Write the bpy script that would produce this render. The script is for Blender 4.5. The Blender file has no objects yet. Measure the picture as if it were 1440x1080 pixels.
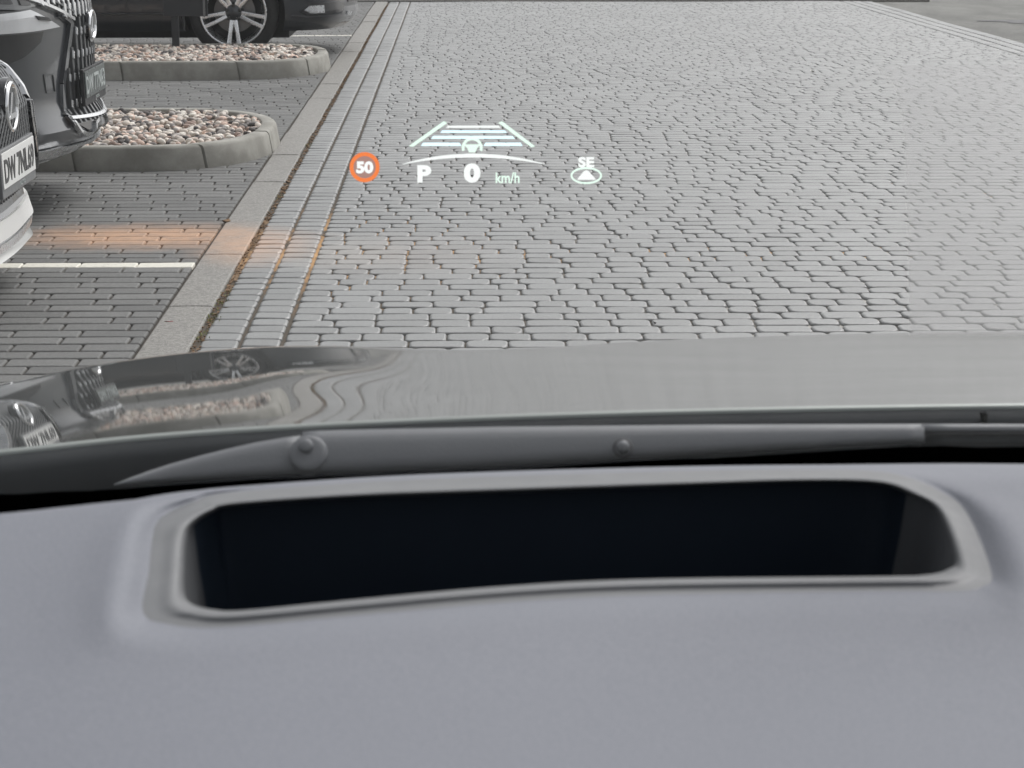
import bpy, bmesh, math, random
import numpy as np
from mathutils import Vector, Matrix
random.seed(7); rng = np.random.default_rng(7)
R = math.radians
SC = bpy.context.scene
COL = SC.collection

# ------------------------------------------------------------------ camera
F_PX = 3100.0; CAM_H = 1.295
PITCH = math.atan(700 / F_PX); YAW = math.atan(82 / math.hypot(F_PX, 700))
cam_d = bpy.data.cameras.new('camera'); cam = bpy.data.objects.new('camera', cam_d); COL.objects.link(cam)
cam_d.sensor_width = 36; cam_d.lens = F_PX / 1440 * 36
cam_d.clip_start = 0.05; cam_d.clip_end = 2000
cam.location = (0, 0, CAM_H)
cam.rotation_euler = (math.pi / 2 - PITCH, 0, -YAW)
cam_d.dof.use_dof = True; cam_d.dof.focus_distance = 6.0; cam_d.dof.aperture_fstop = 28
SC.camera = cam
CM = Matrix.Rotation(-YAW, 3, 'Z') @ Matrix.Rotation(math.pi / 2 - PITCH, 3, 'X')

# ------------------------------------------------------------------ sky, sun, exposure
SUN_EL, SUN_AZ = R(50), R(38)
w = bpy.data.worlds.new('World'); SC.world = w; w.use_nodes = True
nt = w.node_tree; bg = nt.nodes['Background']
sky = nt.nodes.new('ShaderNodeTexSky'); sky.sky_type = 'NISHITA'; sky.sun_disc = False
sky.sun_elevation = SUN_EL; sky.sun_rotation = SUN_AZ; sky.dust_density = 4.0; sky.air_density = 1.0; sky.ozone_density = 1.0
hs = nt.nodes.new('ShaderNodeHueSaturation'); hs.inputs['Saturation'].default_value = 0.12
nt.links.new(sky.outputs[0], hs.inputs['Color']); nt.links.new(hs.outputs[0], bg.inputs[0])
bg.inputs[1].default_value = 0.15
sl = bpy.data.lights.new('sun', 'SUN'); so = bpy.data.objects.new('sun', sl); COL.objects.link(so)
sl.energy = 0.95; sl.angle = R(22); sl.color = (1, 0.985, 0.965)
# sun_rotation is measured clockwise from +Y
sd = Vector((math.sin(SUN_AZ) * math.cos(SUN_EL), math.cos(SUN_AZ) * math.cos(SUN_EL), math.sin(SUN_EL)))
so.rotation_euler = sd.to_track_quat('Z', 'Y').to_euler(); so.location = (0, 0, 20)
SC.view_settings.view_transform = 'Standard'; SC.view_settings.look = 'None'
SC.view_settings.exposure = 0.12; SC.view_settings.gamma = 1.0
SC.cycles.max_bounces = 8; SC.cycles.transparent_max_bounces = 8

# ------------------------------------------------------------------ helpers
def ray(x, y):
    return CM @ Vector(((x - 720) / F_PX, (540 - y) / F_PX, -1.0))
def on_z(x, y, z=0.0):
    d = ray(x, y); t = (z - CAM_H) / d.z; return Vector((d.x * t, d.y * t, z))
def on_y(x, y, Y):
    d = ray(x, y); t = Y / d.y; return Vector((d.x * t, Y, CAM_H + d.z * t))

def tag(o, label=None, cat=None, group=None, kind=None):
    if label: o['label'] = label
    if cat: o['category'] = cat
    if group: o['group'] = group
    if kind: o['kind'] = kind
    return o
def empty(name, loc, label, cat, group=None):
    o = bpy.data.objects.new(name, None); COL.objects.link(o); o.location = loc
    o.empty_display_size = 0.1
    return tag(o, label, cat, group)
def mk(name, verts, faces, mat, parent=None, smooth=False, edges=()):
    me = bpy.data.meshes.new(name)
    me.from_pydata([tuple(v) for v in verts], list(edges), [tuple(f) for f in faces])
    me.materials.append(mat)
    if smooth: me.polygons.foreach_set('use_smooth', [True] * len(me.polygons))
    me.update()
    o = bpy.data.objects.new(name, me); COL.objects.link(o)
    if parent is not None: o.parent = parent
    return o
def fixn(o):
    bm = bmesh.new(); bm.from_mesh(o.data); bmesh.ops.recalc_face_normals(bm, faces=bm.faces); bm.to_mesh(o.data); bm.free(); return o
def bev(o, wd=0.003, seg=2, ang=40):
    m = o.modifiers.new('bevel', 'BEVEL'); m.width = wd; m.segments = seg; m.limit_method = 'ANGLE'; m.angle_limit = R(ang); return o
def join_lists(parts):
    V, Fc = [], []
    for v, f in parts:
        n = len(V); V += list(v); Fc += [tuple(i + n for i in q) for q in f]
    return V, Fc
def box(c, s):
    x, y, z = c; a, b, d = s[0] / 2, s[1] / 2, s[2] / 2
    v = [(x + i * a, y + j * b, z + k * d) for i in (-1, 1) for j in (-1, 1) for k in (-1, 1)]
    return v, [(0, 1, 3, 2), (4, 6, 7, 5), (0, 4, 5, 1), (2, 3, 7, 6), (0, 2, 6, 4), (1, 5, 7, 3)]
def lathe(prof, n=48, axis='y'):
    """profile (radius, along-axis) -> verts, faces, closed round the axis"""
    V, Fc = [], []
    m = len(prof)
    for i in range(n):
        a = 2 * math.pi * i / n
        for r, t in prof: V.append((r * math.cos(a), t, r * math.sin(a)))
    for i in range(n):
        j = (i + 1) % n
        for k in range(m - 1): Fc.append((i * m + k, j * m + k, j * m + k + 1, i * m + k + 1))
    return V, Fc
def interp(x, tab):
    xs = [a for a, b in tab]; ys = [b for a, b in tab]
    return float(np.interp(x, xs, ys))

# ------------------------------------------------------------------ materials
class NB:
    def __init__(s, name):
        s.m = bpy.data.materials.new(name); s.m.use_nodes = True; s.t = s.m.node_tree
        s.b = s.t.nodes['Principled BSDF']
    def n(s, typ, **kw):
        nd = s.t.nodes.new(typ)
        for k, v in kw.items(): setattr(nd, k, v)
        return nd
    def l(s, a, b): s.t.links.new(a, b)
    def val(s, sock, v):
        if hasattr(v, 'is_linked') or isinstance(v, bpy.types.NodeSocket): s.l(v, sock)
        else: sock.default_value = v
    def math(s, op, a, b=0.0, clamp=False):
        nd = s.n('ShaderNodeMath', operation=op); nd.use_clamp = clamp
        s.val(nd.inputs[0], a); s.val(nd.inputs[1], b); return nd.outputs[0]
    def mix(s, f, a, b, blend='MIX'):
        nd = s.n('ShaderNodeMix', data_type='RGBA', blend_type=blend)
        s.val(nd.inputs[0], f); s.val(nd.inputs[6], a); s.val(nd.inputs[7], b); return nd.outputs[2]
    def pos(s): return s.n('ShaderNodeNewGeometry').outputs['Position']
    def obj(s): return s.n('ShaderNodeTexCoord').outputs['Object']
    def noise(s, scale, detail=4, rough=0.6, vec=None, stretch=None):
        nd = s.n('ShaderNodeTexNoise'); nd.inputs['Scale'].default_value = scale
        nd.inputs['Detail'].default_value = detail; nd.inputs['Roughness'].default_value = rough
        v = vec if vec is not None else s.obj()
        if stretch:
            mp = s.n('ShaderNodeMapping'); mp.inputs['Scale'].default_value = stretch; s.l(v, mp.inputs[0]); v = mp.outputs[0]
        s.l(v, nd.inputs['Vector']); return nd.outputs['Fac']
    def ramp(s, f, lo, hi, a=0.0, b=1.0):
        nd = s.n('ShaderNodeMapRange'); nd.interpolation_type = 'SMOOTHSTEP'
        s.val(nd.inputs[0], f); nd.inputs[1].default_value = lo; nd.inputs[2].default_value = hi
        nd.inputs[3].default_value = a; nd.inputs[4].default_value = b; return nd.outputs[0]
    def blob(s, c, r, soft=0.35, rag=0.5, nscale=9):
        """0..1 mask of a ragged elliptical stain on the ground, fixed in the world"""
        mp = s.n('ShaderNodeMapping'); mp.vector_type = 'TEXTURE'
        mp.inputs['Location'].default_value = (c[0], c[1], 0); mp.inputs['Scale'].default_value = (r[0], r[1], 1000)
        s.l(s.pos(), mp.inputs[0])
        ln = s.n('ShaderNodeVectorMath', operation='LENGTH'); s.l(mp.outputs[0], ln.inputs[0])
        nz = s.noise(nscale, 4, 0.6, s.pos())
        d = s.math('ADD', ln.outputs['Value'], s.math('MULTIPLY', s.math('SUBTRACT', nz, 0.5), rag))
        return s.ramp(d, soft, 1.0, 1.0, 0.0)
    def bump(s, h, strength=0.3, dist=0.002):
        nd = s.n('ShaderNodeBump'); nd.inputs['Strength'].default_value = strength; nd.inputs['Distance'].default_value = dist
        s.l(h, nd.inputs['Height']); s.l(nd.outputs[0], s.b.inputs['Normal']); return nd
    def set(s, **kw):
        names = dict(color='Base Color', rough='Roughness', metal='Metallic', spec='Specular IOR Level', coat='Coat Weight', coatr='Coat Roughness', ior='IOR')
        for k, v in kw.items():
            if k == 'color' and isinstance(v, tuple): v = (*v[:3], 1)
            s.val(s.b.inputs[names[k]], v)
        return s

def plain(name, col, rough=0.5, metal=0.0, coat=0.0, var=0.12, nscale=12, bump=0.0, bscale=300, spec=0.5):
    q = NB(name)
    nz = q.noise(nscale, 5)
    c = q.mix(nz, tuple(x * (1 - var) for x in col) + (1,), tuple(min(1, x * (1 + var)) for x in col) + (1,))
    q.set(color=c, rough=q.ramp(q.noise(nscale * 2.3, 3), 0.2, 0.8, max(0.02, rough * 0.85), min(1, rough * 1.15)), metal=metal, coat=coat, coatr=0.04, spec=spec)
    if bump: q.bump(q.noise(bscale, 3), bump, 0.001)
    return q.m

ORANGE = (0.56, 0.335, 0.205, 1)
def stain_masks(q):
    a = q.blob((-1.15, 8.30), (0.74, 0.44), 0.15, 0.5, 5)
    b = q.blob((-0.74, 8.08), (0.30, 0.62), 0.1, 0.4, 4)
    c = q.blob((-0.20, 7.9), (0.55, 0.75), 0.0, 0.5, 5)
    return a, b, c
def ground_stone(name, base, dark, light, tonevar=True, stain=1.0, fine=0.35, rough=0.42, spec=0.8):
    q = NB(name)
    at = q.n('ShaderNodeAttribute'); at.attribute_name = 'tone'
    big = q.noise(0.55, 3, 0.5, q.pos()); fineN = q.ramp(q.math('ADD', q.math('MULTIPLY', q.noise(210, 2, 0.8, q.pos()), 0.5), q.math('MULTIPLY', q.noise(75, 3, 0.8, q.pos()), 0.5)), 0.36, 0.64); mid = q.noise(14, 4, 0.6, q.pos())
    col = q.mix(at.outputs['Fac'], (*dark, 1), (*light, 1)) if tonevar else (*base, 1)
    f = q.math('ADD', q.math('MULTIPLY', fineN, fine), q.math('MULTIPLY', mid, 0.22))
    f = q.math('ADD', f, q.math('MULTIPLY', big, 0.22))
    f = q.math('ADD', f, 1.0 - 0.5 * (fine + 0.44))
    vm = q.n('ShaderNodeVectorMath', operation='SCALE')
    q.val(vm.inputs[0], col if tonevar else col[:3]); q.l(f, vm.inputs['Scale']); col = vm.outputs[0]
    if tonevar:
        ga = q.n('ShaderNodeAttribute'); ga.attribute_name = 'grime'
        sp = q.n('ShaderNodeSeparateXYZ'); q.l(q.pos(), sp.inputs[0])
        soil = q.mix(q.ramp(sp.outputs['X'], 0.0, 3.0), (0.085, 0.078, 0.068, 1), (0.25, 0.247, 0.24, 1))
        col = q.mix(q.math('MULTIPLY', ga.outputs['Fac'], 0.95), col, soil)
    if stain:
        a, b, c = stain_masks(q)
        s_ = q.math('MAXIMUM', a, q.math('MAXIMUM', q.math('MULTIPLY', b, 0.85), q.math('MULTIPLY', c, 0.10)))
        s_ = q.math('MULTIPLY', s_, q.ramp(mid, 0.25, 0.6, 0.6, 1.0))
        col = q.mix(q.math('MULTIPLY', s_, 0.85 * stain), col, ORANGE)
        # pale dusty patch on the gutter courses
        d = q.blob((-0.45, 7.9), (0.35, 0.5), 0.1, 0.5, 5)
        col = q.mix(q.math('MULTIPLY', d, 0.25), col, (0.42, 0.38, 0.33, 1))
    q.set(color=col, rough=rough, spec=spec)
    q.bump(fineN, 0.5, 0.0015)
    return q.m

M = {}
M['paver'] = ground_stone('worn_grey_paver', None, (0.150, 0.154, 0.151), (0.20, 0.205, 0.202), rough=0.38, spec=0.9)
M['brick'] = ground_stone('parking_brick', None, (0.120, 0.121, 0.118), (0.168, 0.169, 0.164), rough=0.7, spec=0.4)
M['kerb'] = ground_stone('kerb_granite', (0.225, 0.217, 0.20), None, None, tonevar=False, fine=0.9, rough=0.6, spec=0.45)
M['planter'] = None
q = NB('planter_concrete')
nn = q.noise(6, 6, 0.65, q.pos()); ff = q.noise(120, 3, 0.7, q.pos())
q.set(color=q.mix(q.ramp(nn, 0.3, 0.75), (0.24, 0.232, 0.205, 1), (0.38, 0.37, 0.335, 1)), rough=0.85)
q.bump(ff, 0.4, 0.0015); M['planter'] = q.m
q = NB('white_road_paint')
q.set(color=q.mix(q.ramp(q.noise(30, 6, 0.7, q.pos()), 0.5, 0.75), (0.72, 0.70, 0.62, 1), (0.45, 0.44, 0.40, 1)), rough=0.6)
q.bump(q.noise(170, 3, 0.7, q.pos()), 0.3, 0.001); M['white_paint'] = q.m
# joint sand: dark soil to the left, pale sand to the right, orange sand in a band across the road
q = NB('joint_sand')
sx = q.n('ShaderNodeSeparateXYZ'); q.l(q.pos(), sx.inputs[0])
nzj = q.noise(3.2, 4, 0.7, q.pos()); nf = q.noise(60, 3, 0.7, q.pos())
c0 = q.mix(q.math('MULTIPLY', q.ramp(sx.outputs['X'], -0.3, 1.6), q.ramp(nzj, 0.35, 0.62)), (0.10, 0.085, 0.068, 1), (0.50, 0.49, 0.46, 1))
for c_, r_, k_ in (((-0.3, 8.0), (0.8, 1.3), 0.75), ((1.3, 7.87), (2.8, 0.22), 0.9), ((2.45, 9.0), (0.9, 1.3), 0.8)):
    mk_ = q.math('MULTIPLY', q.blob(c_, r_, 0.3, 0.9, 7), q.ramp(q.noise(5.5, 3, 0.6, q.pos()), 0.36, 0.50))
    c0 = q.mix(q.math('MULTIPLY', mk_, k_), c0, (0.58, 0.35, 0.17, 1))
c0 = q.mix(nf, c0, (0.5, 0.5, 0.5, 1), 'OVERLAY')
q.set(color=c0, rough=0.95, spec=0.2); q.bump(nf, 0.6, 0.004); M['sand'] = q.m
M['earth'] = plain('dark_joint_soil', (0.07, 0.06, 0.05), 0.95, nscale=30, var=0.4, spec=0.2)
q = NB('asphalt')
f1 = q.ramp(q.noise(60, 4, 0.8, q.pos()), 0.35, 0.65); f2 = q.ramp(q.noise(0.9, 6, 0.7, q.pos(), (1, 0.35, 1)), 0.35, 0.65)
q.set(color=q.mix(q.math('ADD', q.math('MULTIPLY', f1, 0.5), q.math('MULTIPLY', f2, 0.5)), (0.10, 0.10, 0.094, 1), (0.26, 0.26, 0.24, 1)), rough=0.85)
q.bump(f1, 0.5, 0.003); M['asphalt'] = q.m
M['patch'] = plain('street_shadow', (0.035, 0.036, 0.04), 0.6, nscale=4, var=0.3, bump=0.3, bscale=150)  # near-black tone for a car's shadow painted on the street

# pebbles
q = NB('river_pebble')
at = q.n('ShaderNodeAttribute'); at.attribute_name = 'tone'
cr = q.n('ShaderNodeValToRGB'); cr.color_ramp.interpolation = 'CONSTANT'
cols = [(0.0, (0.74, 0.66, 0.58)), (0.2, (0.34, 0.31, 0.29)), (0.38, (0.76, 0.57, 0.47)), (0.52, (0.12, 0.105, 0.10)), (0.64, (0.85, 0.80, 0.72)), (0.78, (0.44, 0.33, 0.28)), (0.88, (0.05, 0.045, 0.045)), (0.94, (0.68, 0.62, 0.56))]
el = cr.color_ramp.elements; el[0].position = 0; el[0].color = (*cols[0][1], 1); el[1].position = cols[1][0]; el[1].color = (*cols[1][1], 1)
for p_, c_ in cols[2:]:
    e = el.new(p_); e.color = (*c_, 1)
q.l(at.outputs['Fac'], cr.inputs[0])
q.set(color=q.mix(q.math('MULTIPLY', q.noise(60, 4, 0.7, q.pos()), 0.12), cr.outputs[0], (0.35, 0.32, 0.29, 1)), rough=0.7)
M['pebble'] = q.m

def carpaint(name, col, metal=0.3, flake=0.06):
    q = NB(name)
    fl = q.noise(900, 2, 0.5)
    q.set(color=q.mix(fl, tuple(c * (1 - flake) for c in col) + (1,), tuple(c * (1 + flake) for c in col) + (1,)), rough=0.38, metal=metal, coat=1.0, coatr=0.03)
    return q.m
M['paint_black'] = carpaint('black_blue_paint', (0.012, 0.015, 0.021), 0.1)
M['paint_graphite'] = carpaint('graphite_paint', (0.030, 0.035, 0.042), 0.35)
M['paint_silver'] = carpaint('silver_paint', (0.62, 0.63, 0.62), 0.5)
q = NB('own_hood_paint')
hx = q.n('ShaderNodeSeparateXYZ'); hmp = q.n('ShaderNodeVectorMath', operation='ADD'); hmp.inputs[1].default_value = (0.76, 0, 0); q.l(q.obj(), hmp.inputs[0]); q.l(hmp.outputs[0], hx.inputs[0])
fl = q.noise(700, 3, 0.7); du = q.noise(5, 5, 0.6, stretch=(1, 2.2, 1))
q.set(color=q.mix(fl, (0.014, 0.017, 0.016, 1), (0.024, 0.028, 0.026, 1)), metal=0.0, spec=0.15, rough=q.ramp(du, 0.3, 0.7, 0.42, 0.55), coat=1.0, coatr=q.math('ADD', q.ramp(du, 0.3, 0.75, 0.012, 0.03), q.ramp(hx.outputs['X'], 0.22, 0.62, 0.0, 0.10)))
M['hood'] = q.m
M['chrome'] = plain('chrome', (0.75, 0.76, 0.77), 0.14, 1.0, var=0.05)
M['satin'] = plain('satin_silver_trim', (0.62, 0.63, 0.64), 0.28, 0.8, var=0.06)
M['alloy'] = plain('polished_alloy', (0.82, 0.83, 0.84), 0.28, 0.9, var=0.06)
M['alloy_dark'] = plain('dark_alloy_face', (0.09, 0.095, 0.10), 0.35, 0.7, var=0.1)
M['gloss_black'] = plain('gloss_black_plastic', (0.015, 0.016, 0.019), 0.12, 0, coat=0.5)
M['black'] = plain('matt_black_plastic', (0.018, 0.019, 0.021), 0.6, 0, var=0.2, bump=0.2)
M['slat'] = plain('grille_slat_grey', (0.085, 0.09, 0.095), 0.4, 0.5)
M['rubber'] = plain('tyre_rubber', (0.02, 0.02, 0.021), 0.75, 0, var=0.25, nscale=25)
M['disc'] = plain('brake_disc_steel', (0.22, 0.22, 0.22), 0.4, 0.9)
M['glass_dark'] = plain('tinted_car_glass', (0.015, 0.018, 0.02), 0.04, 0, coat=0.3, var=0.05)
M['lens'] = plain('headlamp_lens', (0.10, 0.105, 0.11), 0.06, 0.2, coat=1.0)
M['plate_white'] = plain('plate_white', (0.80, 0.80, 0.78), 0.35, var=0.03)
M['plate_dark'] = plain('plate_dark_field', (0.030, 0.045, 0.042), 0.3, var=0.2)
M['plate_ink'] = plain('plate_ink', (0.02, 0.02, 0.022), 0.4)
M['plate_grey'] = plain('plate_grey_letter', (0.42, 0.46, 0.45), 0.4)
M['plate_blue'] = plain('plate_blue', (0.02, 0.06, 0.30), 0.4)
M['frame_grey'] = plain('plate_frame_grey', (0.16, 0.165, 0.17), 0.4)
M['post'] = plain('anthracite_post', (0.030, 0.033, 0.038), 0.45, 0.2, bump=0.2)
q = NB('dash_vinyl')
g1 = q.noise(420, 3, 0.6); g2 = q.math('ADD', q.math('MULTIPLY', q.noise(4, 3, 0.5), 0.5), q.math('MULTIPLY', q.ramp(q.noise(650, 2, 0.8), 0.3, 0.7), 0.5))
q.set(color=q.mix(g2, (0.148, 0.157, 0.184, 1), (0.232, 0.240, 0.270, 1)), rough=0.62, spec=0.35)
q.bump(g1, 0.4, 0.0007); M['dash'] = q.m
M['bezel'] = plain('bezel_soft_grey', (0.150, 0.154, 0.160), 0.5, var=0.05, bump=0.1, bscale=500)
M['recess_side'] = plain('recess_side_grey', (0.060, 0.063, 0.068), 0.6, var=0.1)
M['recess_dark'] = plain('recess_black', (0.012, 0.018, 0.028), 0.6, var=0.15, spec=0.15)
M['mirror_dark'] = plain('recess_dark_cover', (0.004, 0.006, 0.01), 0.35, var=0.15, spec=0.2)
M['wiper'] = plain('weathered_grey_plastic', (0.150, 0.157, 0.168), 0.5, var=0.08, bump=0.2, bscale=600)
M['cowl'] = plain('cowl_black_plastic', (0.006, 0.008, 0.012), 0.7, var=0.2, spec=0.05)
M['frit'] = plain('black_frit', (0.0015, 0.0018, 0.002), 0.8, var=0.1, spec=0.02)
M['lens_white'] = plain('clear_lamp_lens', (0.62, 0.64, 0.66), 0.2, 0.1, coat=1.0, var=0.1)
M['seal'] = plain('hood_edge_rubber', (0.022, 0.026, 0.030), 0.6, var=0.15, spec=0.2)
M['edge'] = plain('hood_edge_lit', (0.22, 0.24, 0.23), 0.4, 0.3, var=0.05)  # paler than the bonnet paint: the rim highlight is put into the colour
def veil_volume(name, dens, g=0.0):
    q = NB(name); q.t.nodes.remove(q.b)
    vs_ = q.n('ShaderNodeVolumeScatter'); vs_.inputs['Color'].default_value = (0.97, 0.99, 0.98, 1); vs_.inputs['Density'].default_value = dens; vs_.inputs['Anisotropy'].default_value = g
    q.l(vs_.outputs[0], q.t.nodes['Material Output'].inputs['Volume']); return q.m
M['pane'] = veil_volume('windscreen_veil', 3.0, 0.5); M['pane_reflection'] = veil_volume('reflection_veil', 230.0, 0.55)  # scatter volumes stand in for reflections in the windscreen
def glow(name, col, s):
    q = NB(name); q.set(color=(0, 0, 0), rough=1.0, spec=0.0)
    q.b.inputs['Emission Color'].default_value = (*col, 1); q.b.inputs['Emission Strength'].default_value = s
    return q.m
M['hud_white'] = glow('display_white', (0.93, 0.97, 0.95), 1.0)
M['hud_green'] = glow('display_pale_green', (0.66, 0.82, 0.72), 1.25)
M['hud_dim'] = glow('display_dim_green', (0.46, 0.58, 0.50), 1.1)
M['hud_blue'] = glow('display_pale_blue', (0.66, 0.86, 0.92), 1.35)
M['hud_orange'] = glow('display_orange', (0.80, 0.20, 0.055), 1.1)
M['hud_pink'] = glow('display_pink_inner', (0.50, 0.30, 0.26), 0.75)
M['leaf'] = plain('dry_leaf', (0.20, 0.12, 0.06), 0.85, var=0.6, nscale=40)
M['weed'] = plain('weed_green', (0.20, 0.21, 0.07), 0.7, var=0.4, nscale=60)
M['litter'] = plain('pale_bit', (0.75, 0.74, 0.70), 0.6)
M['litter_dark'] = plain('black_bit', (0.015, 0.015, 0.015), 0.7)
M['litter_red'] = plain('red_bit', (0.25, 0.02, 0.03), 0.6)

# ------------------------------------------------------------------ ground
tag(mk('ground', [(-150, -60, -0.060), (150, -60, -0.060), (150, 300, -0.060), (-150, 300, -0.060)], [(0, 1, 2, 3)], M['asphalt']), kind='structure')

def hmap(x, y):
    return 0.003 * math.sin(x * 2.1 + 0.6 * y) * math.sin(0.9 * y + 1) + 0.0012 * math.sin(3.3 * x - 1.7 * y)
def paver_mesh(name, rects, mat, rad=0.012, crown=0.008, depth=0.03, jit=0.0015, tilt=0.002, wob=0.0015, g=0.30):
    """rects: (x0, x1, y0, y1). One mesh of rounded blocks laid as paving."""
    V, Fc, T, Gm = [], [], [], []
    for (x0, x1, y0, y1) in rects:
        cx, cy = (x0 + x1) / 2, (y0 + y1) / 2; hx, hy = (x1 - x0) / 2, (y1 - y0) / 2
        if hx < 0.008: continue
        dz = hmap(cx, cy) + max(-2*jit, min(2*jit, random.gauss(0, jit))); tx, ty = random.gauss(0, tilt) / max(hx, .04), random.gauss(0, tilt) / hy
        r = min(rad * random.uniform(0.7, 1.35), hx * 0.8, hy * 0.8)
        outl = []
        for sx_, sy_, a0 in ((1, 1, 0), (-1, 1, 90), (-1, -1, 180), (1, -1, 270)):
            rr = min(r * random.uniform(0.7, 1.4), hx * .9, hy * .9)
            wx, wy = random.uniform(-wob, wob), random.uniform(-wob, wob)
            for k in range(3):
                a = R(a0 + 45 * k)
                outl.append((sx_ * (hx - rr) + rr * math.cos(a) + wx, sy_ * (hy - rr) + rr * math.sin(a) + wy))
        n0 = len(V); N = 12
        for (ins, z) in ((0.0, -depth), (0.0, -crown), (crown * 0.45, -crown * 0.28), (crown * 1.3, 0.0)):
            kx, ky = 1 - ins / hx, 1 - ins / hy
            for (ox, oy) in outl:
                V.append((cx + ox * kx, cy + oy * ky, z + dz + (tx * ox + ty * oy if z > -depth else 0)))
        for lv in range(3):
            for k in range(N):
                k2 = (k + 1) % N
                Fc.append((n0 + lv * N + k, n0 + lv * N + k2, n0 + (lv + 1) * N + k2, n0 + (lv + 1) * N + k))
        Fc.append(tuple(n0 + 3 * N + k for k in range(N)))
        T += [random.random()] * (4 * N); Gm += [1.0] * N + [g] * N + [0.08] * N + [0.0] * N
    o = mk(name, V, Fc, mat)
    at_ = o.data.attributes.new('tone', 'FLOAT', 'POINT'); at_.data.foreach_set('value', np.array(T, dtype=np.float32))
    at_ = o.data.attributes.new('grime', 'FLOAT', 'POINT'); at_.data.foreach_set('value', np.array(Gm, dtype=np.float32))
    sm = np.ones(len(Fc), dtype=bool); sm[36::37] = False; o.data.polygons.foreach_set('use_smooth', sm)
    return o

GAP = 0.0032
Y0, Y1 = 1.6, 25.7
# road field: random 8/11/17 cm blocks in 10.5 cm courses
rects = []; y = Y0; XR = 4.45
while y < Y1:
    x = -0.50 - random.uniform(0.0, 0.05) * 0
    first = True
    while x < XR:
        L = random.choice([0.095, 0.125, 0.125, 0.165, 0.165])
        if first: L *= random.uniform(0.6, 1.0); first = False
        x2 = min(x + L, XR)
        rects.append((x, x2 - GAP, y, y + 0.105 - 0.0078)); x += L
    y += 0.105
road = paver_mesh('road', rects, M['paver'], rad=0.0165, crown=0.0055, jit=0.0003, tilt=0.0004)
tag(road, kind='structure')
# two gutter courses on the left, three on the right
rects = []
for (xa, xb) in ((-0.742, -0.634), (-0.624, -0.512), (4.46, 4.57), (4.58, 4.69), (4.70, 4.81)):
    y = Y0 + random.uniform(0, .05)
    while y < Y1:
        rects.append((xa, xb, y, y + 0.105 - 0.0085)); y += 0.105
tag(paver_mesh('road_gutter', rects, M['paver'], rad=0.013, crown=0.0065, jit=0.0004, tilt=0.0005), kind='structure')
# sand bed under the blocks, following the ground's slight waves
def sheet(name, x0, x1, y0, y1, z, mat, nx, ny, amp=0.0, fz=1.0):
    V, Fc = [], []
    for j in range(ny + 1):
        for i in range(nx + 1):
            X = x0 + (x1 - x0) * i / nx; Y = y0 + (y1 - y0) * j / ny
            V.append((X, Y, z + hmap(X, Y) * fz + random.uniform(-amp, amp)))
    for j in range(ny):
        for i in range(nx): a = j * (nx + 1) + i; Fc.append((a, a + 1, a + nx + 2, a + nx + 1))
    return mk(name, V, Fc, mat, smooth=True)
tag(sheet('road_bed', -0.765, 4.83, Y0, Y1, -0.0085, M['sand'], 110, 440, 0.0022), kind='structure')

# parking bays of 10 x 20 cm bricks, one painted course between bays
PX0, PX1 = -6.0, -0.912
LINE_Y = (7.65, 19.85)
rects, wrects = [], []
y = Y0; row = 0
while y < Y1:
    off = (0.1 if row % 2 else 0.0) + random.uniform(0.0, 0.012) + 0.028 * (row % 3)
    x = PX1 - (0.20 - off % 0.2) if off % 0.2 > 0.03 else PX1 - 0.2
    xr = PX1
    white = any(abs(y + 0.05 - ly) < 0.04 for ly in LINE_Y)
    tgt = wrects if white else rects
    while xr > PX0:
        tgt.append((x, xr - 0.005, y, y + 0.1 - 0.0085)); xr = x; x -= 0.20
    y += 0.10; row += 1
tag(paver_mesh('parking_bays', rects, M['brick'], g=0.85, rad=0.004, crown=0.006, jit=0.0003, tilt=0.0003, wob=0.0008), kind='structure')
tag(paver_mesh('parking_line', wrects, M['white_paint'], rad=0.003, crown=0.004, jit=0.0003, tilt=0.0003, wob=0.0008), kind='structure')
tag(sheet('parking_bed', PX0, PX1 + 0.004, Y0, Y1, -0.011, M['earth'], 100, 200, 0.001), kind='structure')

# flush kerb: one metre stones
V, Fc = [], []
y = 1.85
parts = []
while y < Y1:
    L = 1.0
    zc = hmap(-0.84, y + .5) + 0.004 + random.uniform(-.001, .001); dx = random.uniform(-.002, .002)
    n = 10; vs = []; b = 0.006
    prof = [(-0.905, -0.04), (-0.905, -b), (-0.905 + b * .4, -b * .3), (-0.905 + b, 0), (-0.835, 0.001), (-0.765 - b, 0), (-0.765 - b * .4, -b * .3), (-0.765, -b), (-0.765, -0.04)]
    ys = [y + 0.0025, y + 0.008] + [y + L * k / n for k in range(1, n)] + [y + L - 0.008, y + L - 0.0025]
    m = len(prof)
    for j, yy in enumerate(ys):
        dn = -0.005 if j in (0, len(ys) - 1) else 0
        for (px, pz) in prof: vs.append((px + dx, yy, zc + pz + (dn if pz > -0.03 else 0)))
    fs = [(j * m + k, j * m + k + 1, (j + 1) * m + k + 1, (j + 1) * m + k) for j in range(len(ys) - 1) for k in range(m - 1)]
    fs += [tuple(range(m)), tuple(range((len(ys) - 1) * m + m - 1, (len(ys) - 1) * m - 1, -1))]
    parts.append((vs, fs)); y += L
V, Fc = join_lists(parts)
kb = fixn(mk('kerb', V, Fc, M['kerb'])); tag(kb, kind='structure')
tag(mk('far_kerb', *box((0, Y1 + 0.10, -0.005), (11.0, 0.16, 0.05)), M['kerb']), kind='structure')
bev(bpy.data.objects['far_kerb'], 0.01)
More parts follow.
